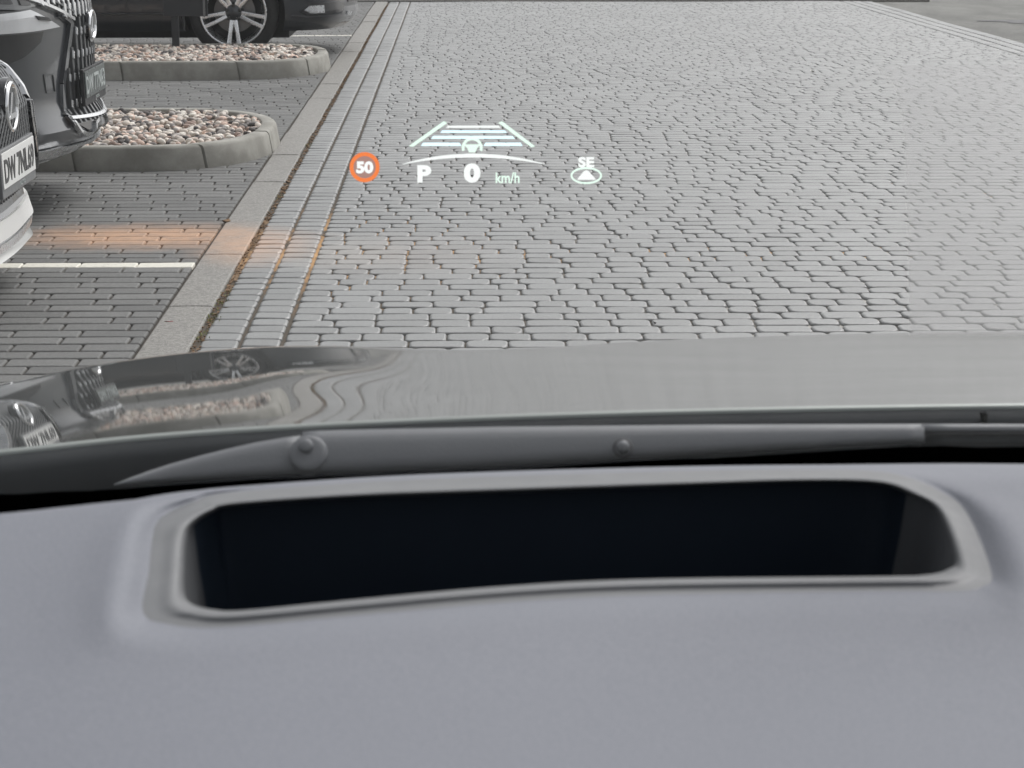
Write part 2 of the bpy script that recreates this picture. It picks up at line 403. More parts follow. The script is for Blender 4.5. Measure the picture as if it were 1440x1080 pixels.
# road surface beyond
tag(mk('cross_street', [(4.83, Y0, -0.012), (40, Y0, -0.012), (40, 70, -0.012), (4.83, 70, -0.012)], [(0, 1, 2, 3)], M['asphalt']), kind='structure')
tag(mk('far_street', [(-40, Y1 + 0.19, -0.016), (4.825, Y1 + 0.19, -0.016), (4.825, 70, -0.016), (-40, 70, -0.016)], [(0, 1, 2, 3)], M['asphalt']), kind='structure')
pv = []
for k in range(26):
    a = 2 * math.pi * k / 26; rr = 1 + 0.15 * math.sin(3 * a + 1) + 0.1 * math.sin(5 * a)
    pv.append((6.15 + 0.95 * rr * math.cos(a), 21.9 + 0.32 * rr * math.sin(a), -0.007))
tag(mk('street_shadow_patch', pv, [tuple(range(26))], M['patch']), kind='structure')  # dark shape laid on the asphalt in place of a car's shadow

# ------------------------------------------------------------------ debris in the gutter
def scatter_bits(name, n, fx, fy, sz, mat, zf=lambda x, y: 0.0, flat=True):
    V, Fc = [], []
    for _ in range(n):
        cx, cy = fx(), fy(); s = sz(); a = random.uniform(0, 6.28); ti = random.gauss(0, 0.35)
        c, sn = math.cos(a), math.sin(a); k = random.uniform(.35, .8)
        n0 = len(V); z0 = zf(cx, cy)
        pts = [(-1, 0), (-.4, k), (.5, k * .8), (1, 0), (.4, -k), (-.5, -k * .7)]
        for (u, v) in pts:
            V.append((cx + s * (u * c - v * sn), cy + s * (u * sn + v * c), z0 + 0.002 + abs(u) * s * ti * .5 + random.uniform(0, .25) * s))
        Fc.append(tuple(range(n0, n0 + 6)))
        V.append((cx, cy, z0 - 0.002)); 
        for j in range(6): Fc.append((n0 + j, n0 + 6, n0 + (j + 1) % 6))
    return mk(name, V, Fc, mat)
gz = lambda x, y: hmap(x, y) - 0.004
tag(scatter_bits('dry_leaf_litter', 1500, lambda: random.gauss(-0.752, 0.009), lambda: random.uniform(5.5, 25), lambda: random.uniform(.004, .011), M['leaf'], gz), 'brown dry leaf crumbs filling the gap along the kerb', 'leaf litter', kind='stuff')
wv, wf = [], []
for cy in (6.38, 6.45, 6.62, 6.70, 6.78, 6.95, 7.1, 9.4, 11.3):
    for _ in range(int(random.uniform(9, 22))):
        x = random.gauss(-0.752, .010); y = cy + random.gauss(0, .03); a = random.uniform(0, 6.28); h = random.uniform(.003, .012); l_ = random.uniform(.004, .011); w_ = random.uniform(.001, .0025)
        n0 = len(wv); dx, dy = math.cos(a), math.sin(a); z = hmap(x, y) - .004
        wv += [(x - dy * w_, y + dx * w_, z), (x + dy * w_, y - dx * w_, z), (x + dx * l_ * .6 + dy * w_, y + dy * l_ * .6 - dx * w_, z + h * .8), (x + dx * l_, y + dy * l_, z + h), (x + dx * l_ * .6 - dy * w_, y + dy * l_ * .6 + dx * w_, z + h * .8)]
        wf += [(n0, n0 + 1, n0 + 2, n0 + 3, n0 + 4)]
tag(mk('gutter_weeds', wv, wf, M['weed']), 'tiny green weeds sprouting from the gap beside the kerb', 'weeds', kind='stuff')
def crumb(name, x, y, s, mat, label, cat):
    p = on_z(x, y, 0.003); o = scatter_bits(name, 1, lambda: 0, lambda: 0, lambda: s, mat)
    o.location = p; tag(o, label, cat); return o
crumb('red_scrap', 238, 453, 0.016, M['litter_red'], 'small dark red scrap lying on the kerb stone', 'scrap')
crumb('leaf', 318, 313, 0.022, M['leaf'], 'dark curled leaf at the inner edge of the kerb above the orange stain', 'leaf')
crumb('paper_scrap', 1143, 101, 0.030, M['litter'], 'white paper scrap lying alone far out on the grey road', 'litter')
crumb('black_scrap', 882, 331, 0.012, M['litter_dark'], 'black scrap on the road below the compass sign, above the orange joints', 'litter')
crumb('black_scrap', 921, 455, 0.010, M['litter_dark'], 'black scrap on the road just in front of the bonnet', 'litter')

# ------------------------------------------------------------------ planters: raised kerbs with pebbles
def planter_outline(xt, yc, ax, by, xl, inset=0.0, n=26):
    """from far-left round the tip to near-left"""
    pts = []
    pts.append((xl, yc + by - inset))
    xs0 = xt - ax
    for k in range(1, 7): pts.append((xl + (xs0 - xl) * k / 7, yc + by - inset))
    for k in range(n + 1):
        a = math.pi / 2 - math.pi * k / n
        ca, sa = math.cos(a), math.sin(a)
        ex = 0.86
        pts.append((xs0 + (ax - inset) * abs(ca) ** ex, yc + (by - inset) * math.copysign(abs(sa) ** ex, sa)))
    for k in range(1, 7): pts.append((xs0 + (xl - xs0) * k / 7, yc - by + inset))
    pts.append((xl, yc - by + inset))
    return pts
def resample(pts, N):
    P = np.array(pts); d = np.r_[0, np.cumsum(np.hypot(*np.diff(P, axis=0).T))]
    s = np.linspace(0, d[-1], N); return np.c_[np.interp(s, d, P[:, 0]), np.interp(s, d, P[:, 1])]
def planter(xt, yc, ax, by, xl, h, lab_k, lab_p, joints):
    root = empty('planter_kerb', (xt - 1.2, yc, 0), lab_k, 'planter kerb', 'raised planter kerbs between parking bays')
    N = 240
    T = 0.085
    outs = [(0.0, 0.0 - 0.03), (0.0, 0.01), (0.016, h - 0.016), (0.024, h - 0.004), (0.034, h), (T, h), (T + 0.006, h - 0.004), (T + 0.008, h - 0.015), (T + 0.010, -0.03)]
    rings = [resample(planter_outline(xt, yc, ax, by, xl, ins), N) for ins, z in outs]
    # stones: pieces of the ring, 50 to 100 cm long
    base = np.array(planter_outline(xt, yc, ax, by, xl)); 
    cuts = [0] + [int(j * (N - 1)) for j in joints] + [N - 1]
    for a, b in zip(cuts[:-1], cuts[1:]):
        vs, fs = [], []
        m = len(outs); idx = list(range(a, b + 1)); dzs = random.uniform(-.003, .003)
        for c, i in enumerate(idx):
            f = 0.0
            for r_, (ins, z) in zip(rings, outs):
                p = r_[i].copy()
                if i == a and a > 0: p += (r_[i + 1] - r_[i]) * 0.22
                if i == b and b < N - 1: p -= (r_[i] - r_[i - 1]) * 0.22
                vs.append((p[0] - (xt - 1.2), p[1] - yc, z + (dzs if z > 0 else 0) - (0.003 if (c in (0, len(idx) - 1) and z > 0) else 0)))
        for c in range(len(idx) - 1):
            for k in range(m - 1): fs.append((c * m + k, c * m + k + 1, (c + 1) * m + k + 1, (c + 1) * m + k))
        fs += [tuple(range(m)), tuple(range((len(idx) - 1) * m + m - 1, (len(idx) - 1) * m - 1, -1))]
        o = fixn(mk('kerb_stone', vs, fs, M['planter'], root, smooth=True))
        mm = o.modifiers.new('es', 'EDGE_SPLIT'); mm.split_angle = R(50)
    # soil
    inn = resample(planter_outline(xt, yc, ax, by, xl, T), 80)
    mk('soil', [(p[0] - (xt - 1.2), p[1] - yc, h - 0.045) for p in inn], [tuple(range(80))], M['earth'], root)
    # pebbles
    ico = bmesh.new(); bmesh.ops.create_icosphere(ico, subdivisions=2, radius=1.0)
    iv = np.array([v.co[:] for v in ico.verts]); jf = np.array([[v.index for v in f.verts] for f in ico.faces]); ico.free()
    poly = inn
    def inside(x, y):
        c = False; n = len(poly)
        j = n - 1
        for i in range(n):
            xi, yi = poly[i]; xj, yj = poly[j]
            if (yi > y) != (yj > y) and x < (xj - xi) * (y - yi) / (yj - yi) + xi: c = not c
            j = i
        return c
    VV, FF, TT = [], [], []
    nv = 0; step = 0.040
    for layer, zz in ((0, h - 0.040), (1, h - 0.014)):
        X = xl + 0.02
        while X < xt - T:
            Yy = yc - by + T
            while Yy < yc + by - T:
                x = X + random.uniform(-.018, .018); yy = Yy + random.uniform(-.018, .018)
                if inside(x, yy) and inside(x + .022, yy) and (layer == 0 or random.random() < 0.72):
                    s = np.array([random.uniform(.015, .029), random.uniform(.013, .022), random.uniform(.010, .016)])
                    v = iv * s
                    for _ in range(2):   # facet a little
                        nrm = rng.normal(size=3); nrm /= np.linalg.norm(nrm); dd = v @ nrm; lim = dd.max() * random.uniform(.45, .8)
                        v = v - np.outer(np.maximum(dd - lim, 0), nrm)
                    a = random.uniform(0, 6.28); ca, sa = math.cos(a), math.sin(a); b = random.gauss(0, .35); cb, sb = math.cos(b), math.sin(b)
                    v = v @ np.array([[ca, -sa, 0], [sa, ca, 0], [0, 0, 1]]) @ np.array([[1, 0, 0], [0, cb, -sb], [0, sb, cb]])
                    v = v + np.array([x, yy, zz + random.uniform(-.006, .010)])
                    VV.append(v); FF.append(jf + nv); nv += len(iv); TT += [random.random()] * len(iv)
                Yy += step
            X += step
    VV = np.vstack(VV); FF = np.vstack(FF)
    o = mk('pebbles', VV.tolist(), FF.tolist(), M['pebble'], smooth=True)
    at_ = o.data.attributes.new('tone', 'FLOAT', 'POINT'); at_.data.foreach_set('value', np.array(TT, dtype=np.float32))
    tag(o, lab_p, 'pebbles', kind='stuff')
planter(-0.895, 11.2, 0.62, 0.93, -4.6, 0.115, 'curved concrete kerb of the nearer pebble bed, beside the nose of the graphite car', 'pale rounded pebbles filling the nearer bed behind the graphite car', (0.1, 0.2, 0.3, 0.385, 0.46, 0.53, 0.605, 0.675, 0.8, 0.9))
planter(-0.905, 16.15, 0.62, 0.90, -5.6, 0.125, 'curved concrete kerb of the farther pebble bed, in front of the black car wheel', 'grey and pink pebbles filling the farther bed around the dark post', (0.1, 0.2, 0.3, 0.40, 0.48, 0.56, 0.615, 0.69, 0.8, 0.9))

# dark sign post standing in the farther bed
sp_ = on_z(247.5, 68, 0.11)
post = empty('sign_post', (sp_.x, sp_.y, 0.09), 'dark grey post with a board on it, standing in the farther pebble bed', 'sign post')
bev(mk('post', *box((0, 0, 0.62), (0.052, 0.052, 1.24)), M['post'], post), 0.006)
bev(mk('board', *box((0.085, -0.04, 0.66), (0.33, 0.022, 0.80)), M['post'], post), 0.004)
bev(mk('board_rail', *box((0.225, -0.058, 0.66), (0.016, 0.012, 0.81)), M['frame_grey'], post), 0.003)
bev(mk('bracket', *box((0.062, 0.01, 0.235), (0.014, 0.02, 0.16)), M['post'], post), 0.002)

# ------------------------------------------------------------------ cars
PLAN = [(0, 0), (.15, -.012), (.27, -.035), (.45, -.070), (.6, -.115), (.7, -.165), (.8, -.255), (.88, -.40), (.925, -.58)]
_ax = np.array([a for a, b in PLAN]); _bx = np.array([b for a, b in PLAN])
def plan(y): 
    y = abs(y)
    # smooth cubic through the table
    i = int(np.searchsorted(_ax, y)) - 1; i = max(0, min(len(_ax) - 2, i))
    m = np.gradient(_bx, _ax); h = _ax[i + 1] - _ax[i]; t = min(max((y - _ax[i]) / h, 0), 1.0)
    m[0] = 0
    return float((2 * t**3 - 3 * t**2 + 1) * _bx[i] + (t**3 - 2 * t**2 + t) * h * m[i] + (-2 * t**3 + 3 * t**2) * _bx[i + 1] + (t**3 - t**2) * h * m[i + 1])

class Car:
    def __init__(s, loc, label, cat, paint, prof, L=4.75, W=0.925, zb=0.20, hoodz=0.95, nosez=0.90, roofz=1.62, wr=0.36, axf=-0.92, axr=-3.75, style='suv', group=None, flat=1.0):
        s.flat = flat
        s.root = empty('parked_car', loc, label, cat, group); s.prof = prof; s.paint = paint
        s.L, s.W, s.zb = L, W, zb; s.nosez = nosez; s.hoodz = hoodz; s.roofz = roofz; s.wr = wr; s.axf = axf; s.axr = axr
        s.build_body(style)
    flat = 1.0
    def pl(s, y):
        k = s.flat + (1 - s.flat) * min(1, max(0, (abs(y) - .42) / .4)); return plan(y) * k
    def X(s, y, z): return s.pl(y) + interp(z, s.prof)
    def zt(s, x):
        return interp(-x, [(0, s.nosez), (.25, s.nosez + .6 * (s.hoodz - s.nosez)), (.9, s.hoodz), (1.35, s.hoodz + .06), (2.5, s.hoodz + .07), (4.0, s.hoodz + .06), (s.L, s.hoodz - .02)])
    def build_body(s, style):
        W = s.W; zb = s.zb
        half = []   # from nose centre to tail centre on the -y side: ('n', y) or ('s', x) 
        ysn = [0, .08, .16, .24, .32, .40, .48, .54, .60, .65, .70, .74, .78, .81, .84, .865, .89, .91, .925]
        pts = [(None, -v) for v in ysn]
        xs = list(np.arange(-.66, -(s.L - .45), -.07))
        tail = []
        for k in range(9):
            a = math.pi / 2 * k / 8; tail.append((-(s.L - .42) - .42 * math.sin(a) ** 1, -(W - .35) - .35 * math.cos(a)))
        tail.append((-s.L, -.25)); tail.append((-s.L, 0))
        ts = [0, .03, .07, .12, .18, .25, .32, .40, .48, .56, .64, .72, .79, .85, .90, .94, .97, 1.0]
        def wid(t): return interp(t, [(0, .93), (.05, .975), (.12, .99), (.3, 1.0), (.6, 1.0), (.72, .985), (.85, .955), (.94, .91), (1, .86)])
        V, Fc = [], []
        for t in ts:
            ring = []
            for (a, y) in pts:
                x0 = s.pl(y); z0 = zb + t * (s.zt(x0) - zb)
                fw = 1.0
                ring.append((x0 + interp(z0, s.prof), y * (wid(t) if abs(y) > .6 else 1 - (1 - wid(t)) * abs(y) / .6), z0))
            for x in xs:
                z0 = zb + t * (s.zt(x) - zb); fade = max(0, 1 + (x + .58) / .35)
                ring.append((x + interp(z0, s.prof) * fade, -W * wid(t) * interp(-x, [(.6, 1.0), (.9, 1.008), (1.6, .995), (3.5, 1.0), (4.3, .985), (5, .97)]), z0))
            for (x, y) in tail:
                z0 = zb + t * (s.zt(x) - zb); ring.append((x + .1 * max(0, t - .55), y * wid(t) * .985, z0))
            mir = [(x, -y, z) for (x, y, z) in ring[1:-1]][::-1]
            V += ring + mir
        H = len(pts) + len(xs) + len(tail); N = 2 * H - 2
        for j in range(len(ts) - 1):
            for k in range(N):
                k2 = (k + 1) % N; Fc.append((j * N + k, j * N + k2, (j + 1) * N + k2, (j + 1) * N + k))
        # top cap: strips across with a crown
        top = (len(ts) - 1) * N
        prev = None; NC = 8
        for k in range(1, H - 1):
            a = top + k; b = top + N - k
            va, vb = V[a], V[b]; row = [a]
            for c in range(1, NC):
                u = c / NC; yy = va[1] + (vb[1] - va[1]) * u
                row.append(len(V)); V.append((va[0] + .0, yy, va[2] + 0.045 * (1 - (2 * u - 1) ** 2) * min(1, abs(va[1]) * 2)))
            row.append(b)
            if prev is None:
                for c in range(NC): Fc.append((top, row[c], row[c + 1]))
            else:
                for c in range(NC): Fc.append((prev[c], row[c], row[c + 1], prev[c + 1]))
            prev = row
        for c in range(NC): Fc.append((prev[c + 1], prev[c], top + H - 1))
        Fc.append(tuple(range(N))[::-1])
        body = fixn(mk('body', V, Fc, s.paint, s.root, smooth=True))
        # wheel arches
        for ax in (s.axf, s.axr):
            cu_v, cu_f = lathe([(0.001, -W - .3), (s.wr + .055, -W - .3), (s.wr + .055, -W + .24), (0.001, -W + .24)], 64)
            cu_v2 = [(x, -y, z) for x, y, z in cu_v]
            for vs in (cu_v, cu_v2):
                c = mk('cutter', [(x + ax, y, z + s.wr) for x, y, z in vs], cu_f, M['black']); 
                bm = bmesh.new(); bm.from_mesh(c.data); bmesh.ops.remove_doubles(bm, verts=bm.verts, dist=.002); bmesh.ops.recalc_face_normals(bm, faces=bm.faces); bm.to_mesh(c.data); bm.free()
                c.parent = s.root
                md = body.modifiers.new('b', 'BOOLEAN'); md.operation = 'DIFFERENCE'; md.object = c; md.solver = 'EXACT'; md.material_mode = 'TRANSFER'
                bpy.context.view_layer.update()
                dg = bpy.context.evaluated_depsgraph_get(); me = bpy.data.meshes.new_from_object(body.evaluated_get(dg))
                body.modifiers.clear(); body.data = me
                cm = c.data; bpy.data.objects.remove(c); bpy.data.meshes.remove(cm)
        md = body.modifiers.new('es', 'EDGE_SPLIT'); md.split_angle = R(35)
        s.body = body
        # underbody, a little inside
        mk('underbody', *box((-s.L / 2 - .05, 0, zb - .02), (s.L - .9, 1.25, .09)), M['black'], s.root)
        # greenhouse
        zr = s.roofz; zh = s.hoodz + .055
        if style == 'suv': lo = (-1.25, -4.62, .80); hi = (-2.05, -4.2, .62)
        else: lo = (-1.45, -4.35, .76); hi = (-2.3, -3.55, .56)
        def ringp(x0, x1, w, z, n=4):
            out = []
            for cx, cy, a0 in ((x0 - .12, w - .12, 0), (x1 + .12, w - .12, 90), (x1 + .12, -w + .12, 180), (x0 - .12, -w + .12, 270)):
                for k in range(n + 1):
                    a = R(a0 + 90 * k / n); out.append((cx + .12 * math.cos(a), cy + .12 * math.sin(a), z))
            return out
        A = ringp(lo[0], lo[1], lo[2], zh - .12); B = ringp(lo[0], lo[1], lo[2], zh); Cc = ringp(hi[0], hi[1], hi[2], zr - .05)
        n = len(A); f = [(j * n + k, j * n + (k + 1) % n, (j + 1) * n + (k + 1) % n, (j + 1) * n + k) for j in range(2) for k in range(n)]
        fixn(mk('side_glass', A + B + Cc, f + [tuple(range(n))[::-1], tuple(range(2 * n, 3 * n))], M['glass_dark'], s.root, smooth=False))
        D1 = ringp(hi[0] + .03, hi[1] - .03, hi[2] + .015, zr - .06); D2 = ringp(hi[0] + .01, hi[1], hi[2] - .01, zr - .025); D3 = ringp(hi[0] - .15, hi[1] + .15, hi[2] - .15, zr)
        fixn(mk('roof', D1 + D2 + D3, f + [tuple(range(n))[::-1], tuple(range(2 * n, 3 * n))], s.paint, s.root, smooth=True))
        for sy in (-1, 1):
            mv, mf = lathe([(0.001, -.05), (.05, -.045), (.085, -.01), (.09, .03), (.06, .07), (.001, .08)], 16)
            mir = mk('door_mirror', [(t_ * .9 - 1.65, sy * (W + .08) + x * 1.15, z + zh + .05) for x, t_, z in mv], mf, s.paint, s.root, smooth=True)
        for ax in (s.axf, s.axr):
            for sy in (-1, 1): s.wheel(ax, sy)
    def wheel(s, ax, sy):
        wr = s.wr; W = s.W
        rim = wr * 0.745
        e = bpy.data.objects.new('wheel', None); COL.objects.link(e); e.parent = s.root
        e.location = (ax, sy * (W - .015), wr); e.rotation_euler = (0, R(random.choice([11, 40, 83])) if s.style_rot is None else s.style_rot, 0 if sy < 0 else math.pi)
        # local: outside face towards -y
        tp = [(rim - .004, .225), (rim + .02, .232), (wr - .03, .225), (wr - .006, .20), (wr, .17), (wr, .055), (wr - .006, .028), (wr - .022, .008), (wr - .05, -.002), (rim + .018, .002), (rim + .004, .010), (rim - .004, .02)]
        mk('tyre', *lathe(tp, 72), M['rubber'], e, smooth=True)
        rp = [(rim + .003, .012), (rim + .002, .004), (rim - .008, .002), (rim - .014, .010), (rim - .022, .03), (rim - .04, .10), (rim - .035, .20)]
        mk('rim', *lathe(rp, 72), M['alloy'], e, smooth=True)
        mk('brake_disc', *lathe([(.001, .12), (rim * .62, .12), (rim * .62, .145), (.001, .145)], 48), M['disc'], e)
        mk('wheel_back', *lathe([(.001, .19), (rim - .03, .19)], 48), M['black'], e)
        hub = [(.001, .016), (.028, .016), (.032, .022), (.060, .028), (.075, .05), (.075, .12)]
        mk('hub', *lathe(hub, 40), M['alloy_dark'], e, smooth=True)
        for k in range(5):
            a0 = R(72 * k + 90)
            for d in (-1, 1):
                # twin spokes, splayed
                r0, r1 = .055, rim - .008
                a_in = a0 + d * 0.20; a_out = a0 + d * 0.155
                def pt(r, a, off, dep):
                    return (r * math.cos(a) - off * math.sin(a), dep, r * math.sin(a) + off * math.cos(a))
                vs = []
                for (r, a, w_, dep, thick) in ((r0, a_in, .017, .030, .03), ((r0 + r1) / 2, (a_in + a_out) / 2, .0135, .014, .03), (r1, a_out, .017, .006, .03)):
                    for (o_, dd) in ((-w_, dep + thick), (-w_, dep + .004), (-w_ * .6, dep), (w_ * .6, dep), (w_, dep + .004), (w_, dep + thick)):
                        vs.append(pt(r, a, o_, dd))
                fs = [(j * 6 + k_, j * 6 + k_ + 1, (j + 1) * 6 + k_ + 1, (j + 1) * 6 + k_) for j in range(2) for k_ in range(5)]
                fixn(mk('spoke', vs, fs + [(0, 1, 2, 3, 4, 5), (12, 13, 14, 15, 16, 17)], M['alloy'], e))
            al = a0 + R(36)
            lv, lf = lathe([(.001, 0), (.011, 0), (.013, .004), (.013, .05)], 14)
            mk('lug_nut', [(x + .053 * math.cos(al), t_ + .020, z + .053 * math.sin(al)) for x, t_, z in lv], lf, M['gloss_black'], e)
    style_rot = 0.0
    # strips laid on the nose: bilinear patch in (y, z)
    def patch(s, name, quad, mat, off=0.004, th=0.010, nu=8, nv=3, parent=None, smooth=True, xcap=None):
        (a, b, c, d) = quad
        V, Fc = [], []
        for lay in (off, off - th):
            for j in range(nv + 1):
                for i in range(nu + 1):
                    u, v = i / nu, j / nv
                    y = (a[0] * (1 - u) + b[0] * u) * (1 - v) + (d[0] * (1 - u) + c[0] * u) * v
                    z = (a[1] * (1 - u) + b[1] * u) * (1 - v) + (d[1] * (1 - u) + c[1] * u) * v
                    V.append((s.X(y, z) + lay, y, z))
        m = nu + 1; K = m * (nv + 1)
        for j in range(nv):
            for i in range(nu):
                p = j * m + i; Fc.append((p, p + 1, p + m + 1, p + m)); Fc.append((K + p, K + p + m, K + p + m + 1, K + p + 1))
        bd = [i for i in range(nu)] + [nu + j * m for j in range(nv)] + [nv * m + nu - i for i in range(nu)] + [(nv - j) * m for j in range(nv)]
        for k in range(len(bd)):
            p, q_ = bd[k], bd[(k + 1) % len(bd)]; Fc.append((p, K + p, K + q_, q_))
        return V, Fc
    def add(s, name, quads, mat, parent=None, smooth=False, **kw):
        V, Fc = join_lists([s.patch(name, q_, mat, **kw) for q_ in quads])
        return fixn(mk(name, V, Fc, mat, parent or s.root, smooth=smooth))
    def poly(s, name, pts, mat, off=0.004, th=0.008, parent=None, step=0.02):
        """arbitrary polygon in (y, z), sliced into vertical columns that follow the nose"""
        ys = sorted(set([p[0] for p in pts] + list(np.arange(min(p[0] for p in pts), max(p[0] for p in pts), step))))
        def span(y):
            zs = []
            n = len(pts)
            for i in range(n):
                (y1, z1), (y2, z2) = pts[i], pts[(i + 1) % n]
                if min(y1, y2) - 1e-9 <= y <= max(y1, y2) + 1e-9 and abs(y2 - y1) > 1e-9: zs.append(z1 + (z2 - z1) * (y - y1) / (y2 - y1))
            return (min(zs), max(zs)) if zs else None
        quads = []
        for y1, y2 in zip(ys[:-1], ys[1:]):
            if y2 - y1 < 1e-5: continue
            e = min(1e-4, (y2 - y1) * .1)
            s1, s2 = span(y1 + e), span(y2 - e)
            if s1 and s2: quads.append(((y1, s1[0]), (y2, s2[0]), (y2, s2[1]), (y1, s1[1])))
        return s.add(name, quads, mat, parent=parent, off=off, th=th, nu=1, nv=6)
    def curve_strip(s, name, pts, w_, mat, off=0.006, th=0.01, parent=None):
        """a band of width w_ along points (y, z)"""
        quads = []
        for (p, q_) in zip(pts[:-1], pts[1:]):
            dy, dz = q_[0] - p[0], q_[1] - p[1]; l_ = math.hypot(dy, dz); ny, nz = -dz / l_ * w_ / 2, dy / l_ * w_ / 2
            quads.append(((p[0] - ny, p[1] - nz), (q_[0] - ny, q_[1] - nz), (q_[0] + ny, q_[1] + nz), (p[0] + ny, p[1] + nz)))
        return s.add(name, quads, mat, parent=parent, off=off, th=th, nu=4, nv=1)
    def emblem(s, zc, a, b, off, xtra=0.0):
        x0 = s.X(0, zc) + off + xtra
        V, Fc = [], []
        n = 40
        secs = [(1.0, 0.0), (.97, .007), (.90, .009), (.84, .006), (.80, 0.0)]
        for i in range(n):
            t = 2 * math.pi * i / n
            for (k, h) in secs: V.append((x0 + h, a * k * math.cos(t), zc + b * k * math.sin(t)))
        m = len(secs)
        for i in range(n):
            j = (i + 1) % n
            for k in range(m - 1): Fc.append((i * m + k, j * m + k, j * m + k + 1, i * m + k + 1))
        ring = fixn(mk('emblem', V, Fc, M['chrome'], s.root, smooth=True))
        mk('emblem_face', [(x0, a * .82 * math.cos(2 * math.pi * i / n), zc + b * .82 * math.sin(2 * math.pi * i / n)) for i in range(n)], [tuple(range(n))], M['slat'], ring)
        # slanted stroke with a foot
        st = [(-.15 * a, .55 * b), (.12 * a, .55 * b), (-.25 * a, -.25 * b), (.62 * a, -.25 * b), (.55 * a, -.45 * b), (-.62 * a, -.45 * b)]
        vs = [(x0 + .006, y, zc + z) for y, z in st] + [(x0, y, zc + z) for y, z in st]; k = len(st)
        fixn(mk('emblem_stroke', vs, [tuple(range(k)), tuple(range(k, 2 * k))] + [(i, (i + 1) % k, k + (i + 1) % k, k + i) for i in range(k)], M['chrome'], ring))
        # carrier behind
        mk('emblem_base', *lathe_x(a * 1.12, b * 1.15, x0 - .022, x0 - .002, zc), M['gloss_black'], ring)
        return ring
    def plate(s, yc, zc, x0, txt, dark, fr_mat, yaw=0.0):
        W_, H_ = .535, .128
        e = bpy.data.objects.new('number_plate', None); COL.objects.link(e); e.parent = s.root; e.location = (x0, yc, zc); e.rotation_euler = (0, R(-2), yaw)
        fo = mk('plate_frame', *box((-.004, 0, -.010), (.016, W_, H_ + .020)), fr_mat, e); bev(fo, .003)
        fa = mk('plate_face', *box((.0055, 0, 0), (.004, .515, .108)), M['plate_dark' if dark else 'plate_white'], e); bev(fa, .001)
        if dark: fb = mk('country_band', *box((.0075, -.235, 0), (.002, .040, .104)), M['plate_dark' if dark else 'plate_blue'], e)
        text_on(txt, e, (.0082, .0, -.036), .098, M['plate_grey' if dark else 'plate_ink'], 'plate_lettering', width=.47, offs=.002)
        text_on('AUTO', e, (.0045, .04, -.0735), .016, M['plate_grey'], 'frame_lettering', width=.09, offs=.0003)
        return e
def lathe_x(a, b, xa, xb, zc, n=40):
    V = [(x, a * math.cos(2 * math.pi * i / n), zc + b * math.sin(2 * math.pi * i / n)) for x in (xa, xb) for i in range(n)]
    return V, [(i, (i + 1) % n, n + (i + 1) % n, n + i) for i in range(n)] + [tuple(range(n)), tuple(range(n, 2 * n))]

def text_mesh(txt, size, offs=0.0, extr=0.001):
    c = bpy.data.curves.new('t', 'FONT'); c.body = txt; c.size = size; c.align_x = 'CENTER'; c.offset = offs; c.extrude = extr; c.resolution_u = 4
    o = bpy.data.objects.new('t', c); COL.objects.link(o); bpy.context.view_layer.update()
    me = bpy.data.meshes.new_from_object(o.evaluated_get(bpy.context.evaluated_depsgraph_get()))
    bpy.data.objects.remove(o); bpy.data.curves.remove(c); me.materials.clear(); return me
def text_on(txt, parent, loc, h, mat, name, width=None, offs=0.0):
    """text facing +x, reading towards +y"""
    me = text_mesh(txt, h, offs); me.materials.append(mat)
    co = np.array([v.co[:] for v in me.vertices]); w0 = co[:, 0].max() - co[:, 0].min(); cx = (co[:, 0].max() + co[:, 0].min()) / 2
    k = (width / w0) if width else 1.0
    for v in me.vertices:
        x, y, z = v.co; v.co = (z, (x - cx) * k, y)
    o = bpy.data.objects.new(name, me); COL.objects.link(o); o.parent = parent; o.location = loc; return o

def grille_half(tab): return lambda z: interp(z, tab)

# --- graphite SUV with the vertical-slat grille (middle left)
profB = [(.18, -.15), (.22, -.05), (.27, .01), (.32, .045), (.37, .035), (.42, .0), (.5, -.004), (.8, -.012), (.9, -.03), (1.0, -.10), (1.08, -.3)]
carB = Car((-1.525, 9.30, 0), 'graphite SUV nose with tall vertical-slat grille and dark number plate beside the nearer pebbles', 'car', M['paint_graphite'], profB, hoodz=1.06, nosez=.985, zb=.20, wr=.37, roofz=1.68)
gB = grille_half([(.34, .36), (.40, .385), (.52, .365), (.70, .255), (.765, .22), (.80, .33), (.86, .58), (.95, .64)])
zs = list(np.arange(.35, .955, .02))
carB.add('grille_panel', [((-gB(a), a), (gB(a), a), (gB(b), b), (-gB(b), b)) for a, b in zip(zs[:-1], zs[1:])], M['black'], off=.003, th=.01, nu=24, nv=1)
slq, tbq = [], []
for y in np.arange(-.62, .63, .052):
    run = []
    for z in np.arange(.36, .95, .02):
        if abs(y) < gB(z) - .02 and abs(y) < gB(z + .02) - .02: run.append(z)
        elif run: slq.append(((y - .010, run[0]), (y + .010, run[0]), (y + .010, run[-1] + .02), (y - .010, run[-1] + .02))); run = []
    if run: slq.append(((y - .010, run[0]), (y + .010, run[0]), (y + .010, run[-1] + .02), (y - .010, run[-1] + .02)))
    for zt_ in (.435, .54, .63, .72, .81, .87, .92):
        if abs(y) < gB(zt_) - .025: tbq.append((y, zt_))
tabs = []
for (y, z) in tbq:
    k_ = 1.25 if z > .8 else .62
    q_ = ((y - .012 * k_, z - .018 * k_), (y + .003 * k_, z - .026 * k_), (y + .014 * k_, z + .018 * k_), (y - .005 * k_, z + .028 * k_))
    tabs.append(q_)
gv, gf = join_lists([carB.patch('', q_, None, off=.020, th=.018, nu=1, nv=10) for q_ in slq])
tv, tf = join_lists([carB.patch('', q_, None, off=.025, th=.008, nu=1, nv=1) for q_ in tabs])
gs = mk('grille_slats', gv + tv, gf + [tuple(i + len(gv) for i in f) for f in tf], M['slat'], carB.root)
